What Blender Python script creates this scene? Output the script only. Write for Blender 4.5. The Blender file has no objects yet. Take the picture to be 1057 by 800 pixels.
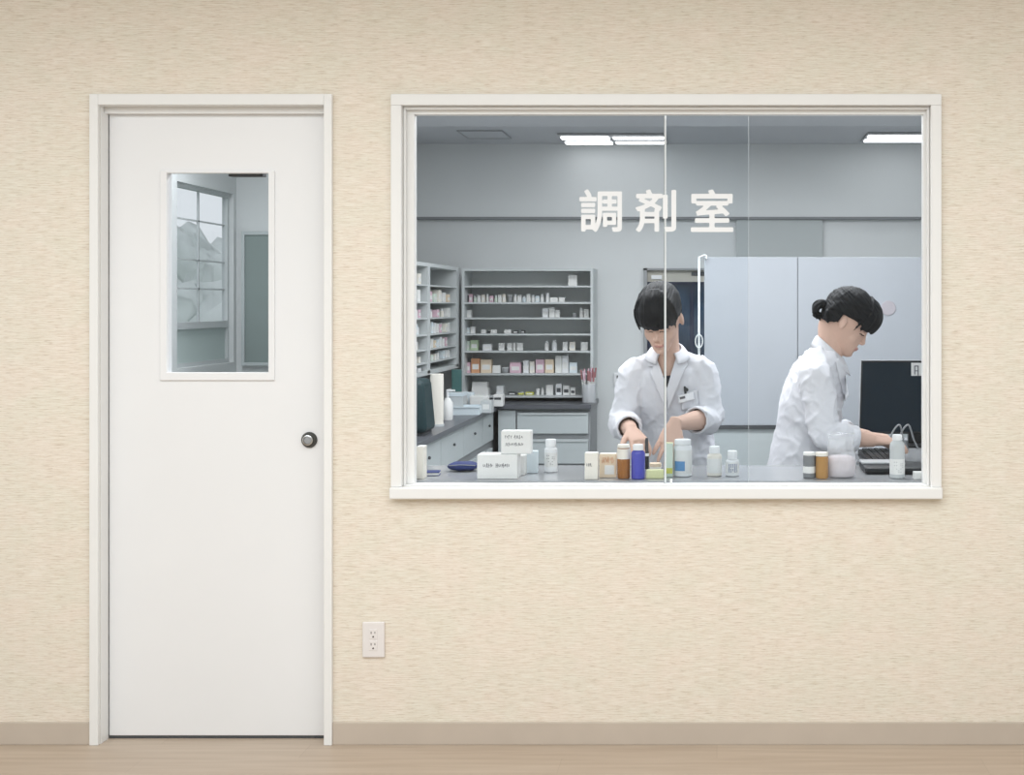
import bpy, bmesh, math, random
from mathutils import Vector, Matrix, noise
from mathutils.bvhtree import BVHTree
random.seed(7)
PI = math.pi
V = Vector
SC = bpy.context.scene
COL = SC.collection

# ------------------------------------------------------------------ camera, world, lights, exposure
FPX, CX, CY, CH, CD = 1288.0, 740.0, 315.0, 1.407, 4.0     # focal in px, vanishing point, eye height, distance to wall
cam = bpy.data.cameras.new('camera'); camo = bpy.data.objects.new('camera', cam); COL.objects.link(camo)
camo.location = (0, -CD, CH); camo.rotation_euler = (PI/2, 0, 0)
cam.sensor_width = 36; cam.lens = FPX/1057*36
cam.shift_x = -(CX-528.5)/1057; cam.shift_y = -(400-CY)/1057
cam.clip_start = 0.05
SC.camera = camo
SC.view_settings.view_transform = 'Standard'; SC.view_settings.look = 'None'
SC.view_settings.gamma = 1; SC.view_settings.use_curve_mapping = False
SC.view_settings.exposure = 0.0
SC.cycles.use_denoising = True
SC.cycles.max_bounces = 8; SC.cycles.transparent_max_bounces = 16
SC.cycles.caustics_reflective = False; SC.cycles.caustics_refractive = False

w = bpy.data.worlds.new('sky'); SC.world = w; w.use_nodes = True
w.node_tree.nodes['Background'].inputs[0].default_value = (0.94, 0.97, 1.0, 1)
w.node_tree.nodes['Background'].inputs[1].default_value = 0.95

def area(name, loc, sx, sy, power, color, rot=(0, 0, 0)):
    l = bpy.data.lights.new(name, 'AREA'); l.shape = 'RECTANGLE'; l.size = sx; l.size_y = sy
    l.energy = power; l.color = color
    o = bpy.data.objects.new(name, l); o.location = loc; o.rotation_euler = rot; COL.objects.link(o); return o
area('waiting_room_ceiling_light', (-0.6, -3.0, 2.68), 5.6, 3.6, 200, (0.895, 0.955, 1.0))
area('pharmacy_ceiling_light', (-0.1, 1.05, 2.40), 2.2, 0.5, 50, (0.965, 0.98, 1.0))
area('pharmacy_ceiling_light', (0.0, 2.45, 2.40), 2.4, 0.4, 31, (0.965, 0.98, 1.0))
area('passage_fill_light', (-2.3, 1.4, 2.40), 0.4, 0.8, 17, (0.965, 0.98, 1.0))  # unseen fill, added to brighten the passage walls

def P(px, py, d):
    s = FPX/d
    return V(((px-CX)/s, d-CD, CH+(CY-py)/s))

# ------------------------------------------------------------------ materials
def mat(name, col, rough=0.6, spec=0.35, metal=0.0, emis=None, estr=0, bump=0, bscale=40, var=0, vscale=8, trans=0, alpha=1, stretch=(1, 1, 1)):
    m = bpy.data.materials.new(name); m.use_nodes = True
    nt = m.node_tree; b = nt.nodes['Principled BSDF']
    b.inputs['Base Color'].default_value = (*col, 1); b.inputs['Roughness'].default_value = rough
    b.inputs['Specular IOR Level'].default_value = spec; b.inputs['Metallic'].default_value = metal
    if trans: b.inputs['Transmission Weight'].default_value = trans
    if emis: b.inputs['Emission Color'].default_value = (*emis, 1); b.inputs['Emission Strength'].default_value = estr
    if alpha < 1: b.inputs['Alpha'].default_value = alpha
    if bump or var:
        tc = nt.nodes.new('ShaderNodeTexCoord'); mp = nt.nodes.new('ShaderNodeMapping')
        mp.inputs['Scale'].default_value = stretch
        nt.links.new(tc.outputs['Object'], mp.inputs['Vector'])
    if bump:
        n = nt.nodes.new('ShaderNodeTexNoise'); n.inputs['Scale'].default_value = bscale; n.inputs['Detail'].default_value = 4
        bp = nt.nodes.new('ShaderNodeBump'); bp.inputs['Strength'].default_value = bump; bp.inputs['Distance'].default_value = 0.002
        nt.links.new(mp.outputs[0], n.inputs['Vector']); nt.links.new(n.outputs['Fac'], bp.inputs['Height'])
        nt.links.new(bp.outputs[0], b.inputs['Normal'])
    if var:
        n2 = nt.nodes.new('ShaderNodeTexNoise'); n2.inputs['Scale'].default_value = vscale; n2.inputs['Detail'].default_value = 3
        r = nt.nodes.new('ShaderNodeValToRGB')
        r.color_ramp.elements[0].position = 0.3; r.color_ramp.elements[1].position = 0.7
        r.color_ramp.elements[0].color = (*[max(0, c*(1-var)) for c in col], 1)
        r.color_ramp.elements[1].color = (*[min(1, c*(1+var)) for c in col], 1)
        nt.links.new(mp.outputs[0], n2.inputs['Vector']); nt.links.new(n2.outputs['Fac'], r.inputs[0])
        nt.links.new(r.outputs[0], b.inputs['Base Color'])
    return m

def glass_mat(name, tint=(0.93, 0.95, 0.96), fac_ior=1.5, milk=0):
    m = bpy.data.materials.new(name); m.use_nodes = True; nt = m.node_tree; nt.nodes.clear()
    o = nt.nodes.new('ShaderNodeOutputMaterial'); t = nt.nodes.new('ShaderNodeBsdfTransparent'); g = nt.nodes.new('ShaderNodeBsdfGlossy')
    f = nt.nodes.new('ShaderNodeFresnel'); f.inputs[0].default_value = fac_ior
    t.inputs[0].default_value = (*tint, 1); g.inputs['Roughness'].default_value = 0.0
    mx = nt.nodes.new('ShaderNodeMixShader')
    ge = nt.nodes.new('ShaderNodeNewGeometry'); ml = nt.nodes.new('ShaderNodeMath'); ml.operation = 'MULTIPLY'; iv = nt.nodes.new('ShaderNodeMath'); iv.operation = 'SUBTRACT'; iv.inputs[0].default_value = 1
    nt.links.new(ge.outputs['Backfacing'], iv.inputs[1]); nt.links.new(iv.outputs[0], ml.inputs[0]); nt.links.new(f.outputs[0], ml.inputs[1])
    if milk:
        df = nt.nodes.new('ShaderNodeBsdfDiffuse'); df.inputs[0].default_value = (0.85, 0.86, 0.88, 1); m2 = nt.nodes.new('ShaderNodeMixShader'); m2.inputs[0].default_value = milk
        nt.links.new(t.outputs[0], m2.inputs[1]); nt.links.new(df.outputs[0], m2.inputs[2]); t = m2
    nt.links.new(ml.outputs[0], mx.inputs[0]); nt.links.new(t.outputs[0], mx.inputs[1]); nt.links.new(g.outputs[0], mx.inputs[2])
    nt.links.new(mx.outputs[0], o.inputs[0]); return m

def wallpaper_mat():
    m = bpy.data.materials.new('grasscloth_wallpaper'); m.use_nodes = True; nt = m.node_tree; b = nt.nodes['Principled BSDF']
    b.inputs['Roughness'].default_value = 0.85; b.inputs['Specular IOR Level'].default_value = 0.1
    tc = nt.nodes.new('ShaderNodeTexCoord')
    def nz(scale, det, st):
        mp = nt.nodes.new('ShaderNodeMapping'); mp.inputs['Scale'].default_value = st
        n = nt.nodes.new('ShaderNodeTexNoise'); n.inputs['Scale'].default_value = scale; n.inputs['Detail'].default_value = det
        n.inputs['Roughness'].default_value = 0.65
        nt.links.new(tc.outputs['Object'], mp.inputs[0]); nt.links.new(mp.outputs[0], n.inputs['Vector']); return n
    a = nz(14, 6, (1, 1, 22)); c = nz(40, 4, (1, 1, 9)); e = nz(5, 3, (1, 1, 1.6)); g = nz(30, 4, (0.8, 1, 11))
    r1 = nt.nodes.new('ShaderNodeValToRGB'); r1.color_ramp.elements[0].position = 0.33; r1.color_ramp.elements[1].position = 0.60
    r1.color_ramp.elements[0].color = (0.75, 0.67, 0.56, 1); r1.color_ramp.elements[1].color = (0.885, 0.83, 0.745, 1)
    r2 = nt.nodes.new('ShaderNodeValToRGB'); r2.color_ramp.elements[0].position = 0.30; r2.color_ramp.elements[1].position = 0.52
    r2.color_ramp.elements[0].color = (0.93, 0.89, 0.84, 1); r2.color_ramp.elements[1].color = (1, 1, 1, 1)
    r3 = nt.nodes.new('ShaderNodeValToRGB'); r3.color_ramp.elements[0].position = 0.38; r3.color_ramp.elements[1].position = 0.62
    r3.color_ramp.elements[0].color = (0.96, 0.97, 0.95, 1); r3.color_ramp.elements[1].color = (0.99, 0.965, 0.955, 1)
    r4 = nt.nodes.new('ShaderNodeValToRGB'); r4.color_ramp.elements[0].position = 0.32; r4.color_ramp.elements[1].position = 0.46
    r4.color_ramp.elements[0].color = (0.78, 0.73, 0.68, 1); r4.color_ramp.elements[1].color = (1, 1, 1, 1)
    def mul(x, y):
        k = nt.nodes.new('ShaderNodeMix'); k.data_type = 'RGBA'; k.blend_type = 'MULTIPLY'; k.inputs[0].default_value = 1
        nt.links.new(x, k.inputs[6]); nt.links.new(y, k.inputs[7]); return k.outputs[2]
    for n, r in ((a, r1), (c, r2), (e, r3), (g, r4)): nt.links.new(n.outputs['Fac'], r.inputs[0])
    nt.links.new(mul(mul(mul(r1.outputs[0], r2.outputs[0]), r3.outputs[0]), r4.outputs[0]), b.inputs['Base Color'])
    bp = nt.nodes.new('ShaderNodeBump'); bp.inputs['Strength'].default_value = 0.25; bp.inputs['Distance'].default_value = 0.0015
    nt.links.new(a.outputs['Fac'], bp.inputs['Height']); nt.links.new(bp.outputs[0], b.inputs['Normal'])
    return m

def wood_mat():
    m = bpy.data.materials.new('oak_floor'); m.use_nodes = True; nt = m.node_tree; b = nt.nodes['Principled BSDF']
    b.inputs['Roughness'].default_value = 0.42; b.inputs['Specular IOR Level'].default_value = 0.3
    tc = nt.nodes.new('ShaderNodeTexCoord')
    br = nt.nodes.new('ShaderNodeTexBrick'); br.inputs['Scale'].default_value = 1.0
    br.inputs['Brick Width'].default_value = 1.3; br.inputs['Row Height'].default_value = 0.125
    br.inputs['Mortar Size'].default_value = 0.0012; br.offset = 0.37
    br.inputs['Color1'].default_value = (0.53, 0.435, 0.345, 1); br.inputs['Color2'].default_value = (0.50, 0.405, 0.32, 1)
    br.inputs['Mortar'].default_value = (0.46, 0.37, 0.29, 1)
    nt.links.new(tc.outputs['Object'], br.inputs['Vector'])
    mp = nt.nodes.new('ShaderNodeMapping'); mp.inputs['Scale'].default_value = (1.2, 22, 1)
    n = nt.nodes.new('ShaderNodeTexNoise'); n.inputs['Scale'].default_value = 2; n.inputs['Detail'].default_value = 5
    nt.links.new(tc.outputs['Object'], mp.inputs[0]); nt.links.new(mp.outputs[0], n.inputs['Vector'])
    r = nt.nodes.new('ShaderNodeValToRGB'); r.color_ramp.elements[0].position = 0.3; r.color_ramp.elements[1].position = 0.65
    r.color_ramp.elements[0].color = (0.86, 0.83, 0.8, 1); r.color_ramp.elements[1].color = (1, 1, 1, 1)
    nt.links.new(n.outputs['Fac'], r.inputs[0])
    k = nt.nodes.new('ShaderNodeMix'); k.data_type = 'RGBA'; k.blend_type = 'MULTIPLY'; k.inputs[0].default_value = 1
    nt.links.new(br.outputs['Color'], k.inputs[6]); nt.links.new(r.outputs[0], k.inputs[7]); nt.links.new(k.outputs[2], b.inputs['Base Color'])
    return m

M = dict(
    paper=wallpaper_mat(), wood=wood_mat(),
    white=mat('painted_white', (0.84, 0.835, 0.82), 0.45, 0.3, var=0.012, vscale=3),
    doorw=mat('door_white', (0.835, 0.835, 0.84), 0.4, 0.3, bump=0.05, bscale=120, var=0.012, vscale=2),
    base=mat('greige_vinyl', (0.55, 0.475, 0.40), 0.5, 0.3, var=0.03),
    iwall=mat('interior_wall', (0.67, 0.69, 0.69), 0.8, 0.1, var=0.02, vscale=2),
    iceil=mat('interior_ceiling', (0.55, 0.565, 0.59), 0.85, 0.1),
    ceil=mat('ceiling_white', (0.82, 0.82, 0.8), 0.9, 0.1),
    ifloor=mat('grey_vinyl_floor', (0.45, 0.46, 0.46), 0.5, 0.3, var=0.04),
    dkgrey=mat('dark_grey', (0.07, 0.075, 0.08), 0.5), seam=mat('seam_grey', (0.22, 0.23, 0.24), 0.6),
    chrome=mat('brushed_steel', (0.62, 0.62, 0.62), 0.28, 0.5, 1.0), dkmetal=mat('dark_steel', (0.07, 0.07, 0.065), 0.4, 0.5, 0.5),
    outlet=mat('outlet_plastic', (0.80, 0.76, 0.74), 0.35), slot=mat('slot_dark', (0.08, 0.06, 0.05), 0.7),
    glass=glass_mat('window_glass', (0.955, 0.965, 0.972), 1.32), clear=glass_mat('clear_plastic', (0.95, 0.96, 0.97), 1.45, 0.30),
    film=mat('white_film', (0.87, 0.875, 0.88), 0.6), gedge=mat('glass_edge', (0.72, 0.75, 0.76), 0.2, 0.5),
    gedge2=mat('glass_edge_dark', (0.32, 0.35, 0.36), 0.2, 0.5),
    counter=mat('counter_grey', (0.38, 0.39, 0.40), 0.16, 0.5), dcounter=mat('counter_dark', (0.10, 0.105, 0.12), 0.3, 0.4),
    cab=mat('cabinet_grey', (0.50, 0.54, 0.545), 0.5, 0.3), cab2=mat('shelf_grey', (0.56, 0.585, 0.59), 0.5, 0.3),
    shback=mat('shelf_back', (0.84, 0.87, 0.865), 0.7, 0.2), edge=mat('shelf_edge', (0.58, 0.61, 0.61), 0.5, 0.3),
    part=mat('partition_panel', (0.45, 0.475, 0.51), 0.5, 0.25, var=0.015), teal=mat('grey_green', (0.26, 0.31, 0.30), 0.6, 0.2),
    tube=mat('light_tube', (1, 1, 1), 0.5, emis=(0.97, 0.98, 1.0), estr=4.0),
    bluegl=mat('blue_black_glass', (0.008, 0.018, 0.05), 0.12, 0.5, var=0.5, vscale=3), beige=mat('beige_trim', (0.52, 0.50, 0.44), 0.6),
    coat=mat('white_coat_cotton', (0.755, 0.755, 0.79), 0.8, 0.12, bump=0.12, bscale=260), seamw=mat('coat_stitch', (0.62, 0.62, 0.67), 0.8),
    skin=mat('skin', (0.70, 0.475, 0.38), 0.62, 0.2, var=0.05, vscale=14), lips=mat('lip_pink', (0.58, 0.30, 0.26), 0.45), brow=mat('brow_dark', (0.06, 0.045, 0.04), 0.7),
    hair=mat('black_hair', (0.008, 0.009, 0.011), 0.5, 0.18),
    shirt=mat('dark_shirt', (0.03, 0.03, 0.04), 0.8), trous=mat('dark_trousers', (0.05, 0.05, 0.07), 0.8),
    screen=mat('black_screen', (0.008, 0.018, 0.028), 0.25, 0.2), bezel=mat('black_plastic', (0.02, 0.022, 0.024), 0.4), silver=mat('silver_plastic', (0.45, 0.46, 0.47), 0.4),
    bwhite=mat('bottle_white', (0.84, 0.85, 0.86), 0.35), cream=mat('carton_cream', (0.84, 0.80, 0.72), 0.6), cwhite=mat('carton_white', (0.82, 0.82, 0.80), 0.6),
    cblue=mat('carton_blue_white', (0.72, 0.80, 0.84), 0.5), peach=mat('carton_peach', (0.80, 0.66, 0.50), 0.6), pinkc=mat('carton_pink', (0.72, 0.50, 0.58), 0.6),
    orange=mat('carton_orange', (0.70, 0.36, 0.20), 0.6), green=mat('carton_green', (0.50, 0.62, 0.42), 0.6), yel=mat('yellow_green', (0.62, 0.62, 0.15), 0.5),
    amber=mat('amber_bottle', (0.42, 0.17, 0.05), 0.12, 0.5, trans=0.25), amber2=mat('amber_vial', (0.62, 0.34, 0.12), 0.15, 0.5, trans=0.3), gold=mat('gold_tablets', (0.75, 0.52, 0.2), 0.5),
    blueb=mat('blue_bottle', (0.10, 0.11, 0.55), 0.12, 0.5, trans=0.2), bluel=mat('label_blue', (0.13, 0.30, 0.55), 0.5), navy=mat('navy_cloth', (0.03, 0.045, 0.16), 0.7),
    labelw=mat('label_white', (0.80, 0.80, 0.78), 0.6), ink=mat('ink_grey', (0.16, 0.16, 0.18), 0.7), bluebl=mat('ink_blue', (0.06, 0.10, 0.28), 0.6), yg=mat('pale_yellow_green', (0.70, 0.72, 0.42), 0.5),
    pgrn=mat('pale_green', (0.66, 0.76, 0.66), 0.5), red=mat('red_plastic', (0.38, 0.16, 0.17), 0.5), pink=mat('pink_powder', (0.82, 0.72, 0.73), 0.7), brown=mat('brown_paste', (0.16, 0.10, 0.08), 0.6),
    badge=mat('badge_white', (0.93, 0.94, 0.96), 0.3, 0.4),
    cord=mat('white_cord', (0.74, 0.76, 0.76), 0.5), leaf=mat('leaf_hazed', (0.62, 0.66, 0.65), 0.8, var=0.1, vscale=3), frost=mat('frosted_glass', (0.52, 0.60, 0.585), 0.5),  # foliage paled: outdoor haze is mixed into its colour
    ground=mat('lawn_hazed', (0.45, 0.52, 0.46), 0.9), dteal=mat('dark_teal_plastic', (0.012, 0.035, 0.04), 0.4), teal2=mat('teal_folder', (0.05, 0.13, 0.125), 0.5), grey=mat('mid_grey', (0.32, 0.33, 0.34), 0.5),  # ground colour lightened to carry the haze outside
)

# ------------------------------------------------------------------ mesh helpers
def finish(name, bm, mats, parent=None, bevel=0, smooth=False, seg=2, loc=None):
    me = bpy.data.meshes.new(name)
    bmesh.ops.recalc_face_normals(bm, faces=bm.faces)
    if loc is not None: bmesh.ops.translate(bm, verts=bm.verts, vec=-V(loc))
    bm.to_mesh(me); bm.free()
    for m_ in (mats if isinstance(mats, (list, tuple)) else [mats]): me.materials.append(m_)
    o = bpy.data.objects.new(name, me); COL.objects.link(o)
    if loc is not None: o.location = loc
    if parent: o.parent = parent; o.matrix_parent_inverse = Matrix()
    if smooth:
        for p in me.polygons: p.use_smooth = True
        if smooth != 'all':
            me.set_sharp_from_angle(angle=math.radians(40))
    if bevel:
        b = o.modifiers.new('bevel', 'BEVEL'); b.width = bevel; b.segments = seg; b.limit_method = 'ANGLE'; b.angle_limit = math.radians(40)
    return o
def tag(o, label, cat, group=None):
    o['label'] = label; o['category'] = cat
    if group: o['group'] = group
    return o
def struct(o):
    o['kind'] = 'structure'; return o
def thing(name, label, cat, loc=(0, 0, 0), rz=0, group=None):
    o = bpy.data.objects.new(name, None); o.empty_display_size = 0.05; COL.objects.link(o)
    o.location = loc; o.rotation_euler = (0, 0, rz); return tag(o, label, cat, group)

def box(bm, x0, x1, y0, y1, z0, z1, mi=0):
    vs = [bm.verts.new((x, y, z)) for z in (z0, z1) for y in (y0, y1) for x in (x0, x1)]
    for f in ((0, 1, 3, 2), (4, 5, 7, 6), (0, 1, 5, 4), (2, 3, 7, 6), (0, 2, 6, 4), (1, 3, 7, 5)):
        fc = bm.faces.new([vs[i] for i in f]); fc.material_index = mi
def B(*args):
    bm = bmesh.new()
    for a in args: box(bm, *a)
    return bm
def lathe(bm, prof, c=(0, 0, 0), seg=24, mi=0, sq=0.0):
    rings = []
    for r, z in prof:
        ring = []
        for k in range(seg):
            a = 2*PI*k/seg; ca, sa = math.cos(a), math.sin(a)
            q = 1.0 if not sq else 1/((abs(ca)**(2+sq)+abs(sa)**(2+sq))**(1/(2+sq)))
            ring.append(bm.verts.new((c[0]+r*q*ca, c[1]+r*q*sa, c[2]+z)))
        rings.append(ring)
    for a, b in zip(rings, rings[1:]):
        for k in range(seg):
            f = bm.faces.new((a[k], a[(k+1) % seg], b[(k+1) % seg], b[k])); f.material_index = mi
    for r in (rings[0], rings[-1]):
        f = bm.faces.new(r); f.material_index = mi
def catmull(pts, n):
    out = []
    L = [pts[0]*2-pts[1]] + list(pts) + [pts[-1]*2-pts[-2]]
    for i in range(1, len(L)-2):
        p0, p1, p2, p3 = L[i-1:i+3]
        for k in range(n):
            t = k/n
            out.append(0.5*((2*p1)+(p2-p0)*t+(2*p0-5*p1+4*p2-p3)*t*t+(3*p1-p0-3*p2+p3)*t**3))
    out.append(L[-2]); return out
def tube(bm, pts, rad, seg=12, up=V((0, 0, 1)), sub=4, mi=0):
    """closed tube through pts; rad scalar or (side, up) per point"""
    pts = [V(p) for p in pts]
    if not isinstance(rad, (list, tuple)): rad = [rad]*len(pts)
    rr = [V((r, r, 0)) if not isinstance(r, (list, tuple)) else V((r[0], r[1], 0)) for r in rad]
    if sub > 1 and len(pts) > 2: pts = catmull(pts, sub); rr = catmull(rr, sub)
    elif sub > 1:
        pts = [pts[0].lerp(pts[1], k/sub) for k in range(sub+1)]; rr = [rr[0].lerp(rr[1], k/sub) for k in range(sub+1)]
    rings = []; ref = V(up)
    for i, p in enumerate(pts):
        t = (pts[min(i+1, len(pts)-1)]-pts[max(i-1, 0)]).normalized()
        side = t.cross(ref)
        if side.length < 1e-3: side = t.cross(V((0.1, 1, 0.1)))
        side.normalize(); u = side.cross(t).normalized()
        rings.append([bm.verts.new(p+side*(rr[i].x*math.cos(2*PI*k/seg))+u*(rr[i].y*math.sin(2*PI*k/seg))) for k in range(seg)])
    for a, b in zip(rings, rings[1:]):
        for k in range(seg):
            f = bm.faces.new((a[k], a[(k+1) % seg], b[(k+1) % seg], b[k])); f.material_index = mi
    for r, p, q in ((rings[0], pts[0], pts[1]), (rings[-1], pts[-1], pts[-2])):
        e = (p-q).normalized()*min(rr[0 if r is rings[0] else -1].x, rr[0 if r is rings[0] else -1].y)*0.6
        cv = bm.verts.new(p+e)
        for k in range(seg):
            f = bm.faces.new((r[k], r[(k+1) % seg], cv)); f.material_index = mi
def ellipsoid(bm, c, r, rot=None, mi=0, u=16, v=10):
    mt = Matrix.Translation(V(c)) @ (rot.to_4x4() if rot else Matrix()) @ Matrix.Diagonal((*r, 1))
    res = bmesh.ops.create_uvsphere(bm, u_segments=u, v_segments=v, radius=1, matrix=mt)
    for ve in res['verts']:
        for f in ve.link_faces: f.material_index = mi
def remesh(bm, voxel, smooth=2):
    me = bpy.data.meshes.new('tmp'); bmesh.ops.recalc_face_normals(bm, faces=bm.faces); bm.to_mesh(me); bm.free()
    o = bpy.data.objects.new('tmp', me); COL.objects.link(o)
    r = o.modifiers.new('r', 'REMESH'); r.mode = 'VOXEL'; r.voxel_size = voxel
    if smooth:
        s = o.modifiers.new('s', 'SMOOTH'); s.iterations = smooth; s.factor = 0.5
    dg = bpy.context.evaluated_depsgraph_get(); dg.update()
    m2 = bpy.data.meshes.new_from_object(o.evaluated_get(dg))
    bpy.data.objects.remove(o); bpy.data.meshes.remove(me)
    b2 = bmesh.new(); b2.from_mesh(m2); bpy.data.meshes.remove(m2); return b2
def wall_holes(bm, axis, c0, c1, a0, a1, z0, z1, holes, mi_front=0, mi_back=0, mi_rev=0):
    """wall slab normal to axis ('y' or 'x') between c0..c1; holes = (a0,a1,z0,z1)"""
    def pt(a, c, z): return (a, c, z) if axis == 'y' else (c, a, z)
    A = sorted({a0, a1, *[h[0] for h in holes], *[h[1] for h in holes]}); Z = sorted({z0, z1, *[h[2] for h in holes], *[h[3] for h in holes]})
    cache = {}
    def vv(*p):
        if p not in cache: cache[p] = bm.verts.new(p)
        return cache[p]
    solid = lambda i, j: 0 <= i < len(A)-1 and 0 <= j < len(Z)-1 and not any(h[0]-1e-6 <= A[i] and A[i+1] <= h[1]+1e-6 and h[2]-1e-6 <= Z[j] and Z[j+1] <= h[3]+1e-6 for h in holes)
    for i in range(len(A)-1):
        for j in range(len(Z)-1):
            if not solid(i, j): continue
            q = [(A[i], Z[j]), (A[i+1], Z[j]), (A[i+1], Z[j+1]), (A[i], Z[j+1])]
            f = bm.faces.new([vv(*pt(a, c0, z)) for a, z in q]); f.material_index = mi_front
            f = bm.faces.new([vv(*pt(a, c1, z)) for a, z in q]); f.material_index = mi_back
            for (di, dj, e0, e1) in ((0, -1, 0, 1), (1, 0, 1, 2), (0, 1, 2, 3), (-1, 0, 3, 0)):
                if not solid(i+di, j+dj):
                    f = bm.faces.new([vv(*pt(q[e0][0], c0, q[e0][1])), vv(*pt(q[e1][0], c0, q[e1][1])), vv(*pt(q[e1][0], c1, q[e1][1])), vv(*pt(q[e0][0], c1, q[e0][1]))]); f.material_index = mi_rev

# ------------------------------------------------------------------ structure: waiting room
RX0, RX1, RY0, RCZ = -4.4, 3.4, -6.5, 2.72
WH = (-1.007, 0.683, 0.826, 2.045); DH = (-1.977, -1.256, 0.0, 2.047)
bm = bmesh.new(); wall_holes(bm, 'y', 0.0, 0.12, RX0, RX1, 0, RCZ, [WH, DH], 0, 1, 2)
struct(finish('wall_front', bm, [M['paper'], M['iwall'], M['white']]))
struct(finish('floor', B((RX0, RX1, RY0, 0.12, -0.1, 0)), M['wood']))
struct(finish('ceiling', B((RX0, RX1, RY0, 0.0, RCZ, RCZ+0.1)), M['ceil']))
struct(finish('wall_left', B((RX0-0.1, RX0, RY0, 0.12, 0, RCZ)), M['ceil']))
struct(finish('wall_right', B((RX1, RX1+0.1, RY0, 0.12, 0, RCZ)), M['ceil']))
struct(finish('wall_rear', B((RX0, RX1, RY0-0.1, RY0, 0, RCZ)), M['ceil']))
for nm, a, b in (('baseboard_left', RX0, -2.005), ('baseboard_right', -1.230, RX1)):
    struct(finish(nm, B((a, b, -0.009, 0.0, 0.0, 0.072)), M['base'], bevel=0.002))

# window (sliding hatch)
win = bpy.data.objects.new('window_1', None); COL.objects.link(win); win['kind'] = 'structure'; win['label'] = 'wide white-framed pharmacy window with two sliding panes and white lettering'
bm = B((-1.041, -1.007, -0.02, 0.0, 0.826, 2.045), (0.683, 0.717, -0.02, 0.0, 0.826, 2.045), (-1.041, 0.717, -0.02, 0.0, 2.045, 2.081))
finish('window_casing', bm, M['white'], win, bevel=0.0025)
finish('window_sill', B((-1.043, 0.719, -0.032, 0.0, 0.789, 0.826)), M['white'], win, bevel=0.005, seg=3)
bm = B((-1.006, -0.998, 0.003, 0.0225, 0.831, 2.035), (0.674, 0.682, 0.003, 0.0225, 0.831, 2.035), (-1.006, 0.682, 0.003, 0.0225, 2.035, 2.044), (-1.006, 0.682, 0.002, 0.055, 0.826, 0.831),
       (-1.006, -0.976, 0.0226, 0.058, 0.831, 2.022), (0.665, 0.682, 0.0226, 0.058, 0.831, 2.022), (-1.006, 0.682, 0.0226, 0.058, 2.022, 2.044))
finish('window_track_frame', bm, M['white'], win, bevel=0.0015)
# overlapping sliding panes
gl = finish('glass_pane', B((-0.975, 0.102, 0.046, 0.051, 0.832, 2.021)), M['glass'], win); 
finish('pane_edge', B((0.1022, 0.1035, 0.046, 0.051, 0.832, 2.021)), M['gedge'], gl)
gr = finish('glass_pane', B((-0.1635, 0.664, 0.030, 0.035, 0.832, 2.021)), M['glass'], win)
finish('pane_edge', B((-0.1688, -0.1638, 0.029, 0.036, 0.832, 2.021)), M['gedge'], gr)
finish('pane_edge', B((-0.1708, -0.1688, 0.030, 0.035, 0.832, 2.021)), M['gedge2'], gr)
finish('pane_catch', B((-0.151, -0.144, 0.022, 0.030, 0.833, 0.846)), M['white'], gr)
# lettering on the glass
def glyph(ch, px0, px1, pyt, pyb, y):
    d = CD+y
    cu = bpy.data.curves.new('t', 'FONT'); cu.body = ch; cu.size = 1; cu.extrude = 0.02
    o = bpy.data.objects.new('t', cu); COL.objects.link(o)
    dg = bpy.context.evaluated_depsgraph_get(); dg.update()
    me0 = bpy.data.meshes.new_from_object(o.evaluated_get(dg)); bpy.data.objects.remove(o)
    bmm = bmesh.new()
    for k in range(9):                                   # thicken the strokes evenly
        b0 = bmesh.new(); b0.from_mesh(me0); bmesh.ops.remove_doubles(b0, verts=b0.verts[:], dist=1e-5)
        r_ = 0.018 if k else 0
        bmesh.ops.translate(b0, verts=b0.verts, vec=(r_*math.cos(k*PI/4), r_*math.sin(k*PI/4), 0.0013*k))
        tm = bpy.data.meshes.new('t'); b0.to_mesh(tm); b0.free(); bmm.from_mesh(tm); bpy.data.meshes.remove(tm)
    b1 = remesh(bmm, 0.008, 1); me = bpy.data.meshes.new('t'); b1.to_mesh(me); b1.free()
    xs = [v.co.x for v in me.vertices]; zs = [v.co.y for v in me.vertices]
    a = P(px0, pyb, d); b = P(px1, pyt, d); out = bmesh.new(); out.from_mesh(me)
    xa, xb, za, zb = min(xs), max(xs), min(zs), max(zs)
    for v in out.verts:
        x = a.x+(v.co.x-xa)/(xb-xa)*(b.x-a.x); z = a.z+(v.co.y-za)/(zb-za)*(b.z-a.z)
        v.co = (x, y+v.co.z*0.008, z)
    return out
for ch, a, b, nm in (('\u8abf', 598, 642, 'lettering'), ('\u5264', 656, 698, 'lettering'), ('\u5ba4', 713, 757, 'lettering')):
    y = 0.0290
    l = finish(nm, glyph(ch, a, b, 195.5, 239.5, y), M['film'], win); l['label'] = 'white film character on the glass'

# door
door = bpy.data.objects.new('door_1', None); COL.objects.link(door); door['kind'] = 'structure'; door['label'] = 'white door with a glazed viewing panel and round lock'
bm = B((-2.005, -1.977, -0.015, 0.0, 0, 2.082), (-1.256, -1.230, -0.015, 0.0, 0, 2.082), (-1.977, -1.256, -0.015, 0.0, 2.047, 2.082))
finish('door_casing', bm, M['white'], door, bevel=0.002)
bm = B((-1.977, -1.256, 0.028, 0.0495, 2.026, 2.047), (-1.977, -1.9745, 0.0, 0.0495, 0, 2.026))
finish('door_stop', bm, M['white'], door, bevel=0.0008)
bm = bmesh.new(); wall_holes(bm, 'y', 0.05, 0.088, -1.972, -1.259, 0.010, 2.0285, [(-1.785, -1.452, 1.187, 1.837)])
leaf = finish('door_leaf', bm, M['doorw'], door, bevel=0.0015)
fx = (-1.806, -1.434, 1.163, 1.843)
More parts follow.
